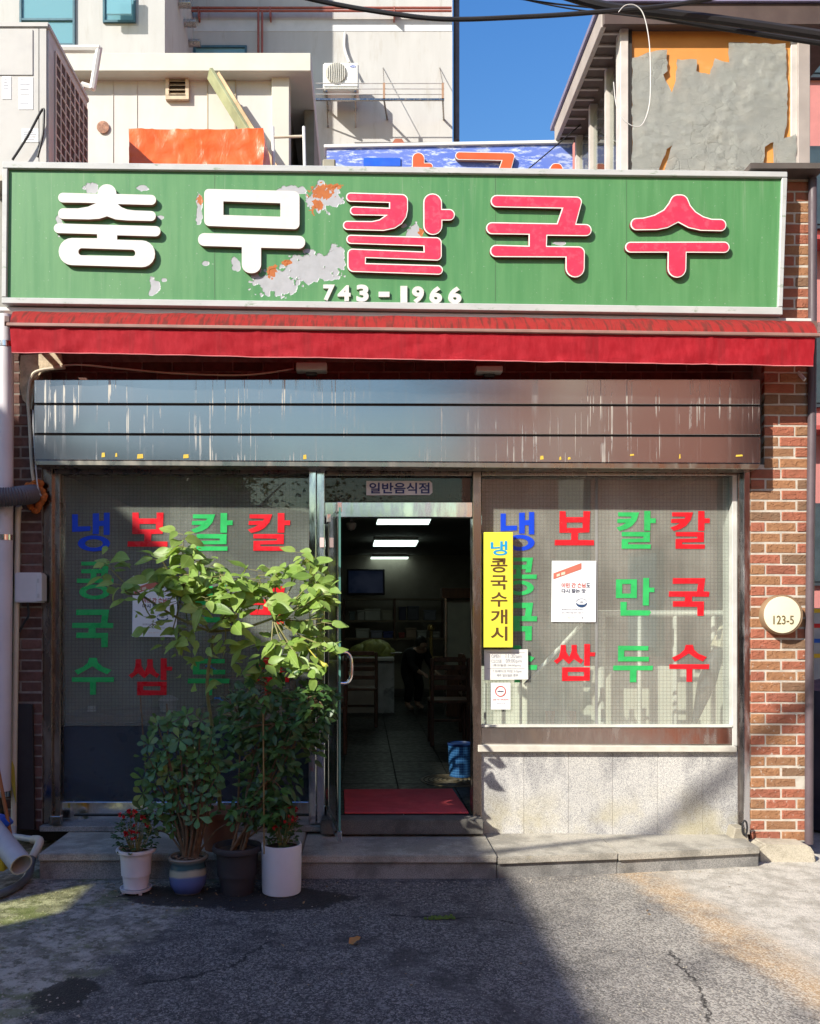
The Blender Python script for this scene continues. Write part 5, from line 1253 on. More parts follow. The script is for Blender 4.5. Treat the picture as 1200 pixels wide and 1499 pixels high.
MB().tube([P(1058, 930, .3), P(1046, 965, .3), P(1034, 1000, .3), P(1016, 1058, .3)], [.006, .05, .06, .018], 10).build('canopy', mat('umbrella_navy', (.035, .045, .055), .6, var=.4, vs=14), um, smooth=True)
MB().tube([P(1062, 915, .3), P(1012, 1070, .3)], .007, 8).build('shaft', M_STEELD, um, smooth=True)
MB().tube([P(1060, 912, .3), P(1050, 948, .28)], [.02, .05], 9).build('tassel', mat('tassel_cream', (.58, .52, .38), .9), um)
for x, cc, lab in ((805, (.62, .30, .28), 'pinkish cup standing behind the right window, left one'), (836, (.62, .34, .30), 'pinkish cup standing behind the right window, right one')):
    p = P(x, 1062, .48); b = MB().lathe([(.028, 0), (.035, .10), (.033, .10), (.027, .01)], p, 20)
    tag(b.build('cup', mat('cup_pink', cc, .5), base=p, smooth=True), lab, 'cup')
bn = empty('window_bench', P(260, 1062, .4), 'brown wooden bench top behind the left window', 'bench')
MB().pbox(89, 1046, 452, 1058, .25, .75).build('top', mat('bench_brown', (.13, .065, .04), .5, var=.25, vs=3, stretch=(1.5, 8, 8)), bn, bevel=.005)
MB().pbox(92, 1058.2, 450, 1172, .3, .34).build('front', M_WOOD, bn)
p = P(134, 1046, .45); b = MB().lathe([(.05, 0), (.075, .012), (.078, .02), (.03, .022), (.025, .06), (.02, .06)], p, 24)
tag(b.build('dish', M_WHITE, base=p, smooth=True), 'white dish with a small stem on the bench behind the left window', 'dish')
p = P(246, 1046, .45); e = empty('food_tub', p, 'grey plastic tub with white lid on the bench behind the left window', 'tub')
MB().lathe([(.05, 0), (.062, .10), (.06, .10)], p, 24).build('tub', M_PVC, e, smooth=True); MB().lathe([(.001, .14), (.03, .132), (.066, .112), (.07, .101), (.066, .1)], p, 24).build('lid', M_WHITE, e, smooth=True)

for x, y, lab in ((1.35, 2.6, 'brown glass bottle on the right inner table'), (-.8, 2.75, 'brown glass bottle on the left inner table')):
    p = Vector((x, y, FZ+.741)); b = MB().lathe([(.03, 0), (.032, .01), (.032, .14), (.013, .19), (.013, .24), (.001, .241)], p, 16)
    tag(b.build('bottle', mat('bottle_brown', (.09, .04, .015), .15), base=p, smooth=True), lab, 'bottle', 'bottles on the inner tables')
for x, y, lab in ((1.42, 2.85, 'steel napkin holder on the right inner table'), (-.75, 2.95, 'steel napkin holder on the left inner table')):
    p = Vector((x, y, FZ+.741)); e = empty('napkin_holder', p, lab, 'napkin holder', 'napkin holders on the inner tables')
    MB().box(p.x-.05, p.x+.05, p.y-.035, p.y+.035, p.z, p.z+.09).build('case', M_STEEL, e, bevel=.004); MB().box(p.x-.04, p.x+.04, p.y-.02, p.y+.02, p.z+.091, p.z+.105).build('napkins', M_PAPER, e)
# ------------------------------------------------------------------ roof top
M_BEIGE = mat('render_beige', (.48, .475, .465), .85, var=.05, vs=1.2, spot=((.40, .38, .35), 2.0, .52, .75), stretch=(2.2, 2.2, .4), bump=.15, bs=30)
M_ACW = mat('ac_enamel', (.44, .43, .41), .45, var=.04)
ac = empty('condenser_unit', P(40, 236, .3), 'large beige condenser unit with side grille on the roof at far left', 'air conditioner')
ya, yb_ = .30, 1.14; xr_ = PX(70, ya); xl_ = xr_-1.0; zb = ROOF+.02; zt_ = PZ(35, ya)
MB().box(xl_, xr_, ya, yb_, zb, zt_).build('casing', M_ACW, ac, bevel=.012, seg=2)
MB().box(xl_-.01, xr_+.01, ya-.01, yb_+.01, zt_-.03, zt_+.01).build('top_cap', M_ACW, ac, bevel=.008, seg=2)
MB().pbox(-40, 43, 48, 110, ya-.006, ya+.01).build('access_panel', M_ACW, ac, bevel=.003)
MB().pbox(56.2, 40, 56.8, 236, ya-.002, ya+.01).build('panel_seam', M_DARK, ac)
gy0, gy1 = ya+.13, yb_-.03; gz0, gz1 = zb+.05, zt_-.10
MB().box(xr_-.02, xr_+.002, gy0, gy1, gz0, gz1).build('coil', mat('coil_dark', (.075, .05, .045), .7, var=.3, vs=30), ac)
MGR = mat('grille_wire', (.62, .54, .48), .5)
for k in range(8):
    y = gy0+(gy1-gy0)*k/7; MB().box(xr_+.003, xr_+.011, y-.005, y+.005, gz0, gz1).build('grille_wire', MGR, ac)
nz_ = int((gz1-gz0)/.078)
for k in range(nz_+1):
    z = gz0+(gz1-gz0)*k/nz_; MB().box(xr_+.0035, xr_+.0105, gy0, gy1, z-.0045, z+.0045).build('grille_wire', MGR, ac)
for x0, y0, x1, y1 in ((3, 112, 16, 145), (27, 113, 48, 160), (32, 188, 56, 208)):
    MB().pbox(x0, y0, x1, y1, ya-.003, ya-.0005).build('label', M_PAPER, ac)
    for k in range(6): MB().pbox(x0+2, y0+3+k*(y1-y0-5)/6, x1-3-R.random()*4, y0+4+k*(y1-y0-5)/6, ya-.0045, ya-.0035).build('label_line', M_PALEINK, ac)
MB().tube(sm([P(18, 234, ya-.05), P(40, 200, ya-.05), P(62, 160, ya-.04), P(64, 175, ya-.04), P(62, 200, ya-.04), P(55, 230, ya-.04)], 5), .008, 8).build('strap', M_BLACK, ac, smooth=True)
fr = MB().tube([P(80, 72, 1.6), P(146, 72, 1.6)], .03, 8); fr.tube([P(145, 70, 1.6), P(135, 131, 1.6)], .028, 8); fr.tube([P(136, 129, 1.6), P(120, 124, 1.6)], .025, 8); fr.tube([P(120, 124, 1.6), P(120, 250, 1.6)], .025, 8)
tag(fr.build('pipe_frame', M_WHITE, base=P(120, 245, 1.6), smooth=True), 'white welded pipe frame behind the big condenser unit', 'frame')
# roof shed
shd = empty('roof_shed', P(280, 245, 2.5), 'white metal roof shed with deep fascia and louvre vent', 'shed')
M_SHED = mat('shed_white', (.55, .53, .49), .55, var=.05, vs=3, spot=((.48, .38, .30), 4, .64, .82), stretch=(3, 1, 1))
M_FASC = mat('fascia_cream', (.55, .54, .47), .6, var=.06, vs=3)
Yw, Yf_ = 2.5, 2.36
xw0, xw1 = PX(60, Yw), PX(424, Yw); zf0, zf1 = PZ(104, Yf_), PZ(77, Yf_)
MB().box(xw0, PX(398, Yw), Yw, Yw+2.6, ROOF, zf0+.03).build('wall', M_SHED, shd)
MB().box(PX(398, Yw)+.002, xw1, Yw-.05, Yw+.12, ROOF, zf0+.02).build('corner_post', M_FASC, shd, bevel=.005)
MB().box(PX(398, Yw)+.01, xw1-.03, Yw+.13, Yw+2.6, ROOF, zf0+.02).build('side_wall', mat('shed_grey', (.30, .29, .25), .7), shd)
MB().box(PX(70, Yf_), PX(455, Yf_), Yf_, Yw+2.7, zf0, zf1).build('roof_slab', M_FASC, shd, bevel=.006)
MB().box(PX(455, Yf_)-.10, PX(455, Yf_)-.003, Yf_+.6, Yw+2.6, ROOF+.3, zf0-.002).build('side_skirt', mat('skirt_olive', (.20, .20, .15), .7, var=.1), shd)
for x0, x1 in ((303, 304), (344, 345)): MB().pbox(x0, 113, x1, 245, Yw-.012, Yw).build('door_edge', mat('shed_rust', (.46, .38, .26), .7), shd)
MB().pbox(304.5, 118, 343.5, 245, Yw-.008, Yw).build('door_leaf', M_FASC, shd)
for x in (165, 200): MB().pbox(x, 110, x+.6, 245, Yw-.006, Yw).build('seam', mat('seam_grey', (.5, .46, .38), .7), shd)
vn = empty('louvre_vent', P(259, 145, Yw), 'small rusty cream louvre vent on the roof shed wall', 'vent')
M_VENT = mat('vent_cream', (.55, .44, .31), .6, var=.15, vs=20, spot=((.30, .13, .06), 20, .6, .72))
for q in ((242, 109, 276, 114), (242, 140, 276, 145), (242, 114.2, 247, 139.8), (271, 114.2, 276, 139.8)): MB().pbox(*q, Yw-.04, Yw-.001).build('frame', M_VENT, vn)
for k in range(4):
    y = 115+k*6.3; a, c = P(247.2, y, Yw-.005), P(270.8, y+4.5, Yw-.045); MB().prism([], 0, 0) if False else None
    b = MB(); b.bm.verts.new; 
    b.quad((a.x, Yw-.004, a.z), (c.x, Yw-.004, a.z), (c.x, Yw-.045, c.z), (a.x, Yw-.045, c.z)); bmesh.ops.solidify(b.bm, geom=b.bm.faces[:], thickness=.006); b.build('slat', M_VENT, vn)
MB().pbox(247, 114, 271, 140, Yw-.003, Yw-.0008).build('shadow_gap', M_DARK, vn)
sc_ = MB().lathe([(.001, 0), (.05, 0), (.058, -.012), (.03, -.018), (.001, -.01)], P(151, 187, Yw-.004), 20, 'Y').build('wall_cover', mat('cover_rust', (.34, .18, .12), .8, var=.4, vs=30), base=P(151, 187, Yw), smooth=True); tag(sc_, 'rusty round cover plate on the roof shed wall', 'cover')
# tarp-covered box
tb = P(288, 245, 1.3); ta, tc_ = P(189, 250, 1.3), P(386, 189, 1.3)
b = MB().box(ta.x, tc_.x, 1.3, 1.95, ROOF, tc_.z)
bmesh.ops.subdivide_edges(b.bm, edges=b.bm.edges[:], cuts=40, use_grid_fill=True)
for v in b.bm.verts:
    p = v.co*1.0; n1 = noise.noise(p*3)*.012+noise.noise(p*11)*.003
    cr = abs(noise.noise(Vector((p.x*3.4, p.y*3, p.z*7+4))))
    cr2 = abs(noise.noise(Vector((p.x*5.5+p.z*2, p.y*3+8, p.z*3))))
    v.co.y += n1-.009*(1-min(cr*7, 1))-.010*(1-min(cr2*9, 1)); v.co.z += noise.noise(p*3+Vector((9, 0, 0)))*.006 if p.z > ROOF+.1 else 0
    v.co.x += noise.noise(p*5+Vector((0, 7, 0)))*.014
    if p.x > tc_.x-.18 and p.y < 1.5: v.co.y += .16*max(0, (p.x-(tc_.x-.18))/.18)*max(0, 1-(p.z-ROOF)/.3)
def m_tarp():
    t = NT('tarp_orange'); t.col(t.mix(t.ramp(t.noise(4, 4), .35, .7), (.72, .10, .012), (.78, .15, .03))); t.set(Roughness=.34, Specular_IOR_Level=.4)
    n = t.noise(9, 4, .6, t.scaled((1, 1, .6)), 1.2); t.bump(t.math('ADD', n, t.math('MULTIPLY', t.noise(30, 3), .12)), .5, .012); return t.m
tag(b.build('tarpaulin_cover', m_tarp(), base=tb, smooth=True), 'bright orange tarpaulin draped over a box on the roof', 'tarpaulin')
pk = empty('wooden_plank', P(372, 240, 1.9), 'weathered plank leaning from the tarpaulin to the shed fascia', 'plank')
MB().bar(P(307, 107, 2.33), P(398, 255, 2.1), .035, .11, up=(.5, -1, .3)).build('board', mat('plank_green', (.30, .32, .18), .8, var=.3, vs=3), pk, bevel=.004)
MB().bar(P(319, 108, 2.31), P(408, 252, 2.05), .03, .045).build('batten', mat('plank_tan', (.46, .33, .19), .8, var=.3, vs=6), pk, bevel=.003)
ld = empty('roof_ladder', P(420, 245, 1.5), 'short white ladder end sticking up right of the orange tarpaulin', 'ladder')
for x in (399, 444.5): MB().tube([P(x, 186, 1.6), P(x+1.5, 252, 1.5)], .013, 8).build('rail', M_WHITE, ld, smooth=True)
MB().tube([P(399, 201, 1.58), P(444.5, 199.5, 1.58)], .011, 8).build('rung', M_TAN, ld, smooth=True)
ub = MB().pbox(472, 232, 491, 250, 1.2, 1.5).build('roof_box', mat('box_olive', (.28, .26, .20), .7), base=P(480, 245, 1.2), bevel=.01); tag(ub, 'small olive box on the roof beside the blue sign', 'box')
# old blue sign behind
bs_ = empty('old_blue_sign', P(650, 250, 2.0), 'weathered blue sign with orange Korean letters half hidden behind the green sign', 'sign')
Yo = 2.0
def m_blue():
    t = NT('sign_blue'); n = t.noise(7, 6, .75, t.scaled((1, 1, 4))); c = t.mix(t.ramp(n, .5, .60), (.085, .15, .52), (.56, .62, .78)); c = t.mix(t.ramp(t.noise(2, 3), .4, .6, 0, .4), c, (.16, .22, .55))
    t.col(c); t.set(Roughness=.6); return t.m
MB().prism([XZ(478, 216, Yo), XZ(838, 209, Yo), XZ(838, 330, Yo), XZ(478, 330, Yo)], Yo, Yo+.12).build('panel', m_blue(), bs_)
MB().prism([XZ(474, 211, Yo-.02), XZ(840, 204, Yo-.02), XZ(840, 209, Yo-.02), XZ(474, 216, Yo-.02)], Yo-.02, Yo+.14).build('top_rail', M_WHITE, bs_, bevel=.004)
M_ORG = mat('letter_orange', (.66, .10, .03), .45, var=.06)
SIGN['ka'] = SIGN['kal'][1:2]
def osign(key, x0, y0, sx, m, rim=True):
    lp = SIGN[key]; mx_ = min(p[0] for l in lp for p in l); my_ = min(p[1] for l in lp for p in l)
    tr_ = [[(x0+(p[0]-mx_)*sx, y0+(p[1]-my_)*sx)+((p[2]*sx,) if len(p) > 2 else ()) for p in l] for l in lp]
    q = loops_px(tr_, Yo-.04)
    o = flat_loops('letter', q, Yo-.038, .036, mat('letter_side', None), bs_)
    if rim: flat_loops('letter_rim', q, Yo-.0405, .002, M_LRIM, o)
    flat_loops('letter_face', q, Yo-.043, .002, m, o, offset=-.006 if rim else 0)
MB().pbox(532, 231, 586, 243, Yo-.012, Yo-.001).build('letter', mat('blue_patch', (.012, .10, .60), .5), bs_)
osign('ka', 603, 223, .66, M_ORG); osign('guk', 662, 222, .65, M_ORG); osign('su', 762, 239, .66, M_ORG)
# right-hand roof room
rr_ = empty('roof_room', P(1040, 250, .6), 'narrow roof room with peeling grey painted panel and brown eave', 'room')
Yr = .6; xa_ = PX(918, Yr); xb_ = PX(1172, Yr); ze = EYE+4.27*.985
M_BRN = mat('eave_brown', (.085, .058, .05), .6, var=.15); M_POST = mat('post_taupe', (.36, .31, .28), .55, var=.1)
M_PLY = mat('ply_orange', (.66, .28, .07), .55, var=.12, vs=2, spot=((.68, .44, .22), 2.4, .5, .8), stretch=(1, 1, 2.2))
MB().box(xa_+.02, xb_, Yr+.02, Yr+.06, ROOF, ze).build('plywood_panel', M_PLY, rr_)
MB().pbox(908, 24, 920, 262, Yr-.01, Yr+.1).build('post', mat('post_pale', (.55, .50, .46), .5), rr_, bevel=.004)
MB().pbox(920.5, 26, 925, 262, Yr+.0, Yr+.05).build('post', M_DARK, rr_)
MB().pbox(1168, 20, 1186, 262, Yr-.01, Yr+.12).build('post', M_POST, rr_, bevel=.004)
MB().pbox(1158, 40, 1167.5, 262, Yr+.005, Yr+.05).build('trim', mat('post_pale', None), rr_, bevel=.003)
MB().box(xa_-.17, xb_+.35, Yr-.05, Yr+1.45, ze, ze+.05).build('soffit', M_BRN, rr_)
MB().box(xa_-.19, xb_+.37, Yr-.08, Yr-.051, ze-.02, ze+.13).build('fascia', M_BRN, rr_, bevel=.004)
MB().box(xa_-.22, xb_+.4, Yr-.1, Yr+1.5, ze+.131, ze+.17).build('roof_sheet', mat('roof_violet', (.20, .18, .28), .4), rr_)
MB().box(xa_-.20, xa_-.165, Yr-.05, Yr+1.42, ze-.02, ze+.12).build('fascia', M_POST, rr_, bevel=.003)
for k in range(11): MB().box(xa_-.163, xa_-.02, Yr+.02+k*.13, Yr+.04+k*.13, ze-.014, ze-.001).build('soffit_slat', M_POST, rr_)
MB().box(xb_, xb_+.02, Yr+.13, Yr+1.35, ROOF, ze).build('side_wall', M_POST, rr_)
MB().box(xa_, xb_, Yr+1.35, Yr+1.4, ROOF, ze).build('back_wall', mat('room_back', (.34, .31, .27), .8), rr_)
for y in (.42, .88, 1.33): MB().box(xa_-.03, xa_+.03, Yr+y, Yr+y+.05, ROOF, ze).build('side_post', mat('post_pale', None), rr_)
for z0, z1 in ((ROOF+.02, ROOF+.33), (ROOF+.38, ze-.1)):
    for y0, y1 in ((.11, .42), (.475, .875), (.935, 1.325)): MB().box(xa_-.004, xa_+.004, Yr+y0, Yr+y1, z0, z1).build('side_pane', GLASS_C, rr_)
MB().box(xa_-.025, xa_+.025, Yr+.11, Yr+1.33, ROOF+.335, ROOF+.375).build('side_rail', mat('post_pale', None), rr_)
# peeling paint sheet
def m_paint():
    if 'paint_grey' in MATS: return MATS['paint_grey']
    t = NT('paint_grey'); w = t.vec('ADD', t.scaled((1, 1, 1)), t.scaled((.08, .08, .08), t.n('TexNoise').outputs['Color']))
    n = t.noise(9, 5, .65); cr = t.vor(11, w, 'DISTANCE_TO_EDGE'); fine = t.noise(1, 3, .6, t.scaled((18, 1, 60)))
    gate = t.ramp(t.noise(2.2, 3), .45, .6)
    c = t.mix(t.ramp(n, .4, .7), (.49, .50, .46), (.57, .57, .515)); c = t.mix(t.math('MULTIPLY', t.ramp(cr, .014, .003, 0, .45), gate), c, (.20, .20, .18))
    t.col(c); t.set(Roughness=.7); t.bump(t.math('ADD', t.math('MULTIPLY', t.ramp(cr, .0, .05, 0, .35), gate), t.math('ADD', n, t.math('MULTIPLY', fine, .5))), .55, .008); return t.m
def peel(poly, name='paint_sheet'):
    q = lambda x, y: XZ(820+x/3.158, y/3.158, Yr)
    out = [q(*p) for p in poly]
    # roughen the torn edge
    edge = []
    for i, p in enumerate(out):
        n_ = out[(i+1) % len(out)]; L = math.dist(p, n_); k = max(1, int(L/.03))
        for s in range(k):
            t = s/k; x = p[0]+(n_[0]-p[0])*t; z = p[1]+(n_[1]-p[1])*t
            if s: x += R.uniform(-.006, .006); z += R.uniform(-.006, .006)
            edge.append(Vector((x, z)))
    xs_ = [p.x for p in edge]; zs_ = [p.y for p in edge]; pts = list(edge); cons = [(i, (i+1) % len(edge)) for i in range(len(edge))]
    x = min(xs_)
    while x < max(xs_):
        z = min(zs_)
        while z < max(zs_):
            pts.append(Vector((x+R.uniform(-.008, .008), z+R.uniform(-.008, .008)))); z += .022
        x += .022
    vv, ee, ff, *_ = delaunay_2d_cdt(pts, cons, [list(range(len(edge)))], 2, 1e-4)
    bm = bmesh.new(); vs = []
    for v in vv:
        w = noise.noise(Vector((v.x*6, v.y*6, 1)))*.005+noise.noise(Vector((v.x*17, v.y*17, 2)))*.002
        c = abs(noise.noise(Vector((v.x*9, v.y*13, 7))))
        w += .008*(1-min(c*7, 1))*max(0, min(1, .5+2*noise.noise(Vector((v.x*2.5, v.y*2.5, 11)))))
        vs.append(bm.verts.new((v.x, Yr+.004-w-.006, v.y)))
    for f in ff:
        try: bm.faces.new([vs[i] for i in f])
        except ValueError: pass
    bmesh.ops.solidify(bm, geom=bm.faces[:], thickness=.006)
    bmesh.ops.recalc_face_normals(bm, faces=bm.faces)
    from_bm(name, bm, m_paint(), rr_, smooth=True)
peel([(332,268),(400,245),(493,230),(495,330),(475,348),(500,395),(515,430),(532,374),(540,275),(630,275),(628,330),(690,345),(715,270),(750,285),(780,290),(778,198),(1040,202),(1050,400),(1048,560),(1030,655),(975,660),(945,680),(938,800),(480,800),(500,730),(518,672),(492,690),(465,760),(455,800),(332,800)])
peel([(985,658),(1088,620),(1090,800),(983,800)])
# cables overhead
YC = -2.6
for i, (pts, r, lab) in enumerate((
    ([(380, -20), (470, 2), (560, 18), (650, 28), (760, 25), (870, 18), (1000, 5), (1150, -25)], .0075, 'black cable sagging across the blue sky'),
    ([(700, -40), (800, -15), (880, 8), (960, 18), (1080, 33), (1300, 66)], .015, 'thickest black cable in front of the brown eave'),
    ([(730, -40), (830, -8), (930, 18), (1050, 40), (1300, 78)], .009, 'black cable just below the thickest one'),
    ([(600, -30), (700, -12), (800, 4), (900, 15), (1100, 40)], .003, 'thin black wire at the top of the sky'),
    ([(640, -30), (735, -8), (830, 12), (930, 24), (1100, 46)], .0025, 'second thin black wire at the top of the sky'))):
    pts = [P(x, y, YC+.04*i) for x, y in pts]
    o = MB().tube(sm(pts, 8), r, 8).build('overhead_cable', M_BLACK, base=pts[0], smooth=True); tag(o, lab, 'cable', 'overhead cables')
o = MB().tube(sm([P(x, y, -2.62) for x, y in ((905, 18), (915, 8), (930, 8), (942, 22), (950, 60), (952, 110), (950, 155), (938, 184), (918, 180), (903, 158), (898, 120))], 8), .0016, 6).build('white_wire', M_WHITE, base=P(950, 150, -2.62), smooth=True); tag(o, 'loose white wire loop hanging in front of the peeling panel', 'wire')
o = MB().tube(sm([P(770, 250, 1.5), P(800, 225, 1.6), P(855, 178, 1.8)], 6), .005, 6).build('thin_wire', M_BLACK, base=P(800, 225, 1.6)); tag(o, 'thin black wire slanting from the blue sign to the roof room', 'wire')
# ------------------------------------------------------------------ beige building behind
D1 = 12.5; D2 = 15.5
bb = empty('rear_building', (PX(300, D2), D2, 0), 'tall beige rendered building behind the roof with red-brown pipes', 'building')
xr2 = PX(662, D2); xc = PX(241, D1)
MB().box(-16, xr2, D2, D2+8, 0, 24).build('wall', M_BEIGE, bb)
MB().box(-18, xc, D1, D2-.001, 0, 24).build('projecting_wall', M_BEIGE, bb)
M_PW = mat('band_pale', (.58, .60, .62), .8, var=.05)  # pale bluish band: sky reflection put into the wall colour
MB().box(xc+.01, xr2-.01, D2-.008, D2, PZ(46, D2), PZ(30, D2)).build('sky_reflection_band', M_PW, bb)
M_RP = mat('pipe_redbrown', (.30, .09, .07), .5)
for y in (11.5, 16): MB().tube([P(272, y, D2-.18), P(661, y, D2-.18)], .028, 8).build('gas_pipe', M_RP, bb, smooth=True)
for x in (378, 383.5): MB().tube([P(x, 11 if x < 380 else 16, D2-.19), P(x, 100, D2-.19)], .028, 8).build('gas_pipe', M_RP, bb, smooth=True)
MB().tube([P(275, -40, D2-.2), P(275, 90, D2-.2)], .035, 8).build('gas_pipe', M_RP, bb, smooth=True)
for x in (290, 395, 577): MB().pbox(x-1, 9, x+1, 24, D2-.22, D2-.001).build('pipe_bracket', M_RP, bb)
M_FLUE = mat('flue_steel', (.42, .40, .38), .3, .7)
for x, y in ((258, 6), (266, 34), (276, 63)):
    Yq = D1+(D2-D1)*(x-241)/38; Yq = min(Yq, D2-.5); MB().tube([Vector((xc, Yq, PZ(y, Yq))), Vector((xc+.28, Yq, PZ(y, Yq)))], .085, 14).build('flue', M_FLUE, bb, smooth=True)
def window(x0, y0, x1, y1, Y, split=None):
    f = MB(); t_ = 3.0
    for q in ((x0, y0, x0+t_, y1), (x1-t_, y0, x1, y1), (x0+t_, y0, x1-t_, y0+t_), (x0+t_, y1-t_, x1-t_, y1)): f.pbox(*q, Y-.05, Y+.05)
    if split: f.pbox(x0+t_, split-1.5, x1-t_, split+1.5, Y-.045, Y+.05)
    w_ = f.build('window', mat('frame_teal', (.05, .13, .17), .45), bb)
    MB().pbox(x0+t_, y0+t_, x1-t_, y1-t_, Y-.012, Y-.004).build('pane', GLASS_T, w_)
window(28, -45, 109, 66, D1, 28); window(150, -30, 198, 32, D1, None); window(283, 66, 361, 100, D2, None)
MB().pbox(156, -20, 192, 20, D1-.25, D1-.2).build('open_sash', GLASS_T, bb)
dpb = MB().tube([P(668, -60, D2+.3), P(668, 206, D2+.3)], .075, 12).build('rear_downpipe', mat('pipe_dark', (.075, .07, .085), .5), base=P(668, 206, D2+.3), smooth=True); tag(dpb, 'dark vertical drainpipe at the right edge of the beige building', 'pipe')
au = empty('wall_air_conditioner', P(498, 137, D2-.6), 'white air conditioner unit on a wall bracket at the back', 'air conditioner')
ya2 = D2-.75
MB().pbox(472.5, 91, 525, 131, ya2, ya2+.5).build('case', mat('ac_white', (.72, .72, .68), .4, var=.03), au, bevel=.03, seg=2)
cf = P(492, 107.5, ya2); MB().lathe([(.235, 0), (.25, -.02), (.23, -.03), (.05, -.015)], (cf.x, ya2-.001, cf.z), 32, 'Y').build('fan_grille', mat('fan_grey', (.34, .33, .28), .6), au, smooth=True)
for k in range(-4, 5):
    h = math.sqrt(max(.235**2-(k*.05)**2, 0)); MB().box(cf.x+k*.05-.006, cf.x+k*.05+.006, ya2-.045, ya2-.034, cf.z-h, cf.z+h).build('grille_bar', M_WHITE, au)
lg = P(516.5, 97.5, ya2-.003); flat_loops('logo', [[(lg.x+.075*math.cos(t), lg.z+.03*math.sin(t)) for t in [q*.314 for q in range(20)]]], ya2-.006, .005, mat('logo_blue', (.03, .08, .36), .5), au)
text('logo_lettering', 'Carrier', 512.5, 96, 520.5, 99.2, ya2-.008, M_PAPER, au, thick=.002)
for x in (478, 520): 
    MB().bar(P(x, 134, ya2+.02), Vector((PX(x, ya2), D2, PZ(134, ya2))), .04, .04).build('bracket', M_STEELD, au); MB().bar(P(x, 134, ya2+.02), Vector((PX(x, ya2), D2, PZ(160, ya2))), .03, .03).build('bracket', M_STEELD, au)
MB().tube(sm([P(511, 92, D2-.3), P(504, 70, D2-.1), P(505, 48, D2-.02)], 5), .03, 8).build('refrigerant_line', M_WHITE, au, smooth=True)
dr_ = empty('drying_rack', P(610, 145, D2-.6), 'thin steel clothes drying rack fixed to the beige wall', 'rack')
yk = D2-.8
for y in (122, 130, 138): MB().tube([P(462, y, yk), P(650, y, yk)], .012, 6).build('line_wire', M_PVC, dr_)
MB().bar(P(462, 146, yk), P(650, 146, yk), .05, .04).build('beam', M_STEELD, dr_)
for x in (562, 648): 
    MB().bar(P(x, 122, yk), P(x, 146, yk), .05, .05).build('post', mat('rack_rust', (.33, .20, .13), .7), dr_); MB().bar(P(x, 146, yk), Vector((PX(x, yk)+.1, D2, PZ(146, yk))), .04, .04).build('arm', M_STEELD, dr_)
    MB().tube([P(x, 122, yk), Vector((PX(x, yk), D2, PZ(92, yk)+.4))], .01, 6).build('stay', M_STEELD, dr_)
vc = MB().pprism([(572, 212), (578, 203), (588, 203), (594, 212)], 4.2, 4.6).build('roof_tile_cap', mat('cap_terracotta', (.36, .12, .07), .8), base=P(583, 212, 4.2)); tag(vc, 'small terracotta cap peeping over the blue sign', 'roof tile')
# ------------------------------------------------------------------ right-hand slivers
rp_ = MB().tube([P(1189.5, 262, -.03), P(1189, 560, -.03), P(1185, 900, -.03), P(1184, 1235, -.03)], .026, 12).build('corner_downpipe', mat('pipe_mauve', (.10, .075, .085), .5), base=P(1184, 1235, -.03), smooth=True); tag(rp_, 'slim dark downpipe along the right edge of the brick pier', 'pipe')
pk_ = empty('pink_building', (8, 9, 0), 'salmon pink building glimpsed past the right brick pier', 'building')
M_PINK = mat('render_pink', (.50, .19, .175), .8, var=.06)
MB().box(4.2, 14, 7, 16, 0, 11).build('wall', M_PINK, pk_)
for z in (2.0, 4.6, 7.2, 9.4):
    for x in (5.0, 6.2, 7.6, 9.2):
        w_ = MB().box(x, x+.9, 6.93, 7.02, z, z+1.2).build('window', mat('frame_dark', (.04, .05, .06), .5), pk_); MB().box(x+.06, x+.84, 6.915, 6.925, z+.06, z+1.14).build('pane', mat('dark_glass', (.05, .07, .08), .1), w_)
for z in (4.2, 6.9): MB().box(4.3, 9.5, 6.6, 7, z, z+.06).build('canopy', mat('canopy_red', (.40, .07, .06), .6), pk_)
bnn = empty('striped_banner', (3.3, 1.6, .7), 'grey panel with yellow, red and blue stripes past the right pier', 'banner')
Yb2 = 1.6
MB().pbox(1170, 890, 1300, 1000, Yb2, Yb2+.05).build('board', mat('banner_grey', (.42, .42, .42), .6), bnn)
for y0, y1, cc, nm in ((891, 897, (.75, .48, .03), 'ylw'), (913, 919, (.60, .03, .03), 'red'), (935, 941, (.02, .12, .50), 'blu'), (957, 963, (.75, .48, .03), 'ylw')): MB().pbox(1171, y0, 1299, y1, Yb2-.004, Yb2-.001).build('stripe', mat('stripe_'+nm, cc, .5), bnn)
for x in (1176, 1290): MB().pbox(x, 1000, x+5, 1190, Yb2+.005, Yb2+.045).build('post', M_STEELD, bnn)
cvr = empty('covered_scooter', (3.5, .9, 0), 'scooter under a dark violet grey cover past the right pier', 'scooter')
b = MB(); 
def cv(u, v):
    t = u*6.283; z = v; r = .42*(1-.35*v**2)*(1 if v < .98 else .2); p = Vector((3.55+r*math.cos(t)*.9, .9+r*math.sin(t)*1.7, .02+z*1.05)); p += Vector((noise.noise(p*7), noise.noise(p*6+Vector((4, 0, 0))), 0))*.05; return p
b.grid(cv, 40, 14); b.build('cover', mat('cover_violet', (.055, .05, .075), .6, var=.2), cvr, smooth=True)
for y in (.35, 1.45): MB().tube([Vector((3.5, y+.22*math.cos(t), .23+.22*math.sin(t))) for t in [q*.5236 for q in range(13)]], .045, 8).build('wheel', M_BLACK, cvr, smooth=True)

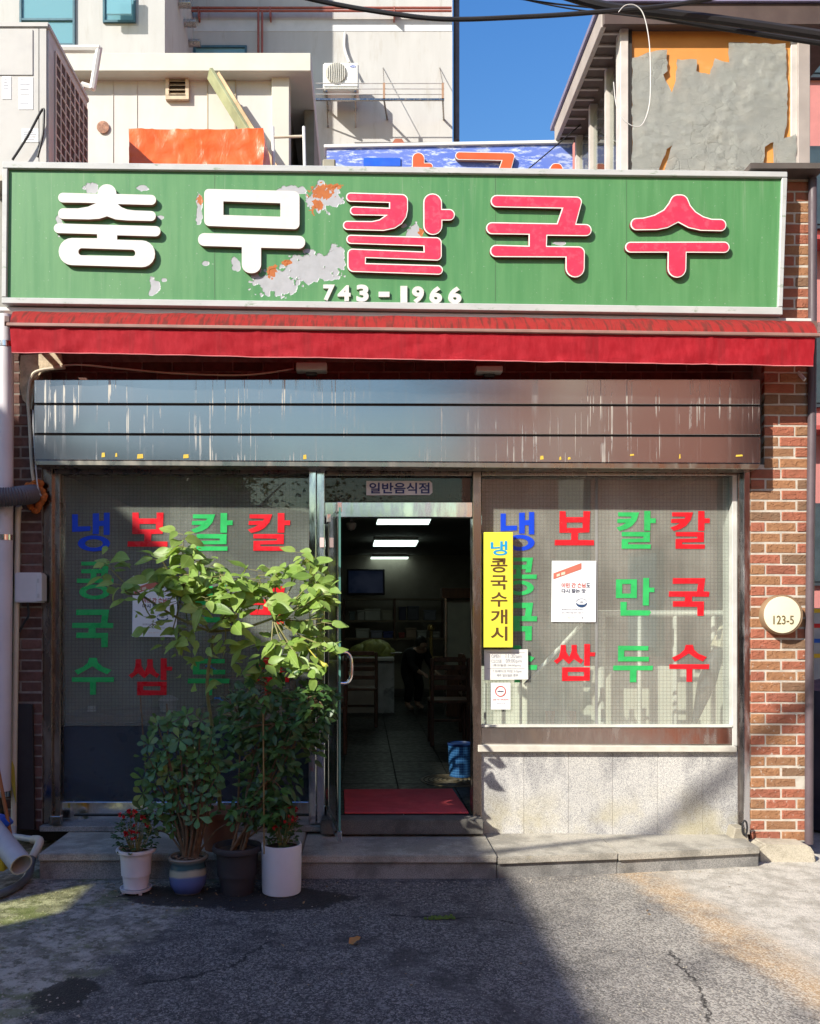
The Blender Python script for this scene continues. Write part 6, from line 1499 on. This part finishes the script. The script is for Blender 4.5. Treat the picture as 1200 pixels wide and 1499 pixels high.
# ------------------------------------------------------------------ the other side of the alley (behind the camera): shades the front and is mirrored in glass and steel
EX = -1.40-(6.6-EYE-.55)/.904            # roof edge whose shadow crosses the shopfront
lb = empty('left_house', (EX-3, -7.5, 0), 'flat roofed rendered house across the alley, shading the shopfront', 'building')
wm = mat('house_render', (.36, .33, .29), .85, var=.08)
MB().box(EX-6, EX, -13.0, -2.6, 0, 3.4).build('wall', wm, lb)
hp = Vector((-1.80, -1.05, 0)); tt = (hp.x-EX+.05)/1.15; hy_c = hp.y-tt; hz_c = tt*1.04  # unseen upper wall shaped with a hole to throw the sun patch
for y0, y1, z0, z1 in ((-13, hy_c-.28, 3.401, 6.6), (hy_c+.28, -2.6, 3.401, 6.6), (hy_c-.28, hy_c+.28, 3.401, hz_c-.27), (hy_c-.28, hy_c+.28, hz_c+.27, 6.6)):
    MB().box(EX-.12, EX, y0, y1, z0, z1).build('unseen_shade_wall', wm, lb)
tg = NT('patch_tint'); tb_ = tg.n('BsdfTransparent'); tb_.inputs[0].default_value = (.95, 1.0, .72, 1); tg.l(tb_.outputs[0], tg.out.inputs[0])  # unseen pane added in the hole to tint the sun patch
MB().box(EX-.07, EX-.065, hy_c-.28, hy_c+.28, hz_c-.27, hz_c+.27).build('added_tint_pane', tg.m, lb)
dq_ = lambda p, t: p+Vector((-1.15, -1, 1.04))*t
sc_a, sc_b = dq_(P(1180, 1030, 0), 6), dq_(P(950, 1225, .04), 6); sd = (sc_a-sc_b).normalized()
o = MB().tube([sc_b-sd*1.0, sc_a+sd*4], .035, 8).build('service_cable', M_BLACK, base=sc_b); tag(o, 'service cable rising from the house across the alley', 'cable')
for y in (-11.2, -8.6, -6.0, -4.0):
    for z in (1.0, 3.9): w_ = MB().box(EX, EX+.05, y-.5, y+.5, z, z+1.3).build('window', M_STEELD, lb); MB().box(EX+.051, EX+.056, y-.44, y+.44, z+.06, z+1.24).build('pane', GLASS_T, w_)
rb = empty('red_brick_house', (7, -15, 0), 'red brick house across the alley mirrored in the steel shutter box', 'building')
mb = mat('house_brick', (.36, .135, .085), .85, var=.2, vs=6)
MB().box(3.7, 13, -26, -3.2, 0, 9.5).build('wall', mb, rb)
MB().box(3.6, 3.699, -10.0, -8.2, 0, 9.2).build('stair_panel', mat('house_cream', (.62, .54, .42), .8), rb)
for y in (-24, -20.5, -17, -13.5, -6):
    for z in (1.1, 7.2): w_ = MB().box(3.64, 3.70, y, y+1.2, z, z+1.3).build('window', M_STEELD, rb); MB().box(3.63, 3.639, y+.06, y+1.14, z+.06, z+1.24).build('pane', GLASS_T, w_)
gb = empty('grey_house', (-3, -20, 0), 'low dark house with pitched roof across the alley', 'building')
MB().box(-13, -3.6, -22, -15, 0, 5.6).build('wing', mat('house_dark', (.12, .105, .09), .85), gb)
MB().box(-3.598, 2.2, -22, -15, 0, 3.3).build('wall', mat('house_dark', (.12, .105, .09), .85), gb)
MB().prism([(-3.59, 3.3), (2.4, 3.3), (2.4, 3.5), (-3.59, 4.4)], -22.3, -14.7).build('roof', mat('house_tiles', (.06, .055, .055), .7), gb)
for x in (-7.5, -4.5, -1.2): w_ = MB().box(x, x+1.3, -15, -14.95, 1.0, 2.3).build('window', M_STEELD, gb); MB().box(x+.06, x+1.24, -14.949, -14.94, 1.06, 2.24).build('pane', GLASS_T, w_)
def tree(x, y, h, r, lab, seed):
    rr2 = random.Random(seed); e = empty('street_tree', (x, y, 0), lab, 'tree', 'trees across the alley')
    t = MB().tube(sm([(x, y, 0), (x+.1, y, h*.4), (x-.05, y+.05, h*.75)], 5), [.16-.009*i for i in range(11)], 9)
    for k in range(9):
        a = k*.9; t.tube([(x, y, h*(.42+.03*k)), (x+math.cos(a)*r*.7, y+math.sin(a)*r*.7, h*(.6+.04*k))], [.05, .015], 6)
    t.build('trunk', M_BARK, e, smooth=True); c = MB()
    for k in range(2600):
        p = Vector((rr2.gauss(0, .42), rr2.gauss(0, .42), rr2.gauss(0, .36)))
        if p.length > 1.05 or noise.noise(p*2.6+Vector((seed, 0, 0))) < -.12: continue
        q = Vector((x+p.x*r, y+p.y*r, h*.78+p.z*r*1.1)); M = orient(q, (rr2.uniform(-1, 1), rr2.uniform(-1, 1), rr2.uniform(-.6, .6)), (rr2.uniform(-.4, .4), 0, 1), rr2.uniform(.09, .16))
        c._f([c.bm.verts.new(M @ Vector(v)) for v in ((0, 0, 0), (.4, .5, 0), (0, 1, .1), (-.4, .5, 0))])
    o = c.build('crown', ML_SHR[0], e, recalc=False); o['kind'] = 'stuff'
tree(-3.0, -12.5, 5.0, 1.9, 'leafy tree across the alley, left of the low house door', 4); tree(-.2, -13.4, 4.4, 1.5, 'smaller leafy tree across the alley near the brick house', 9)
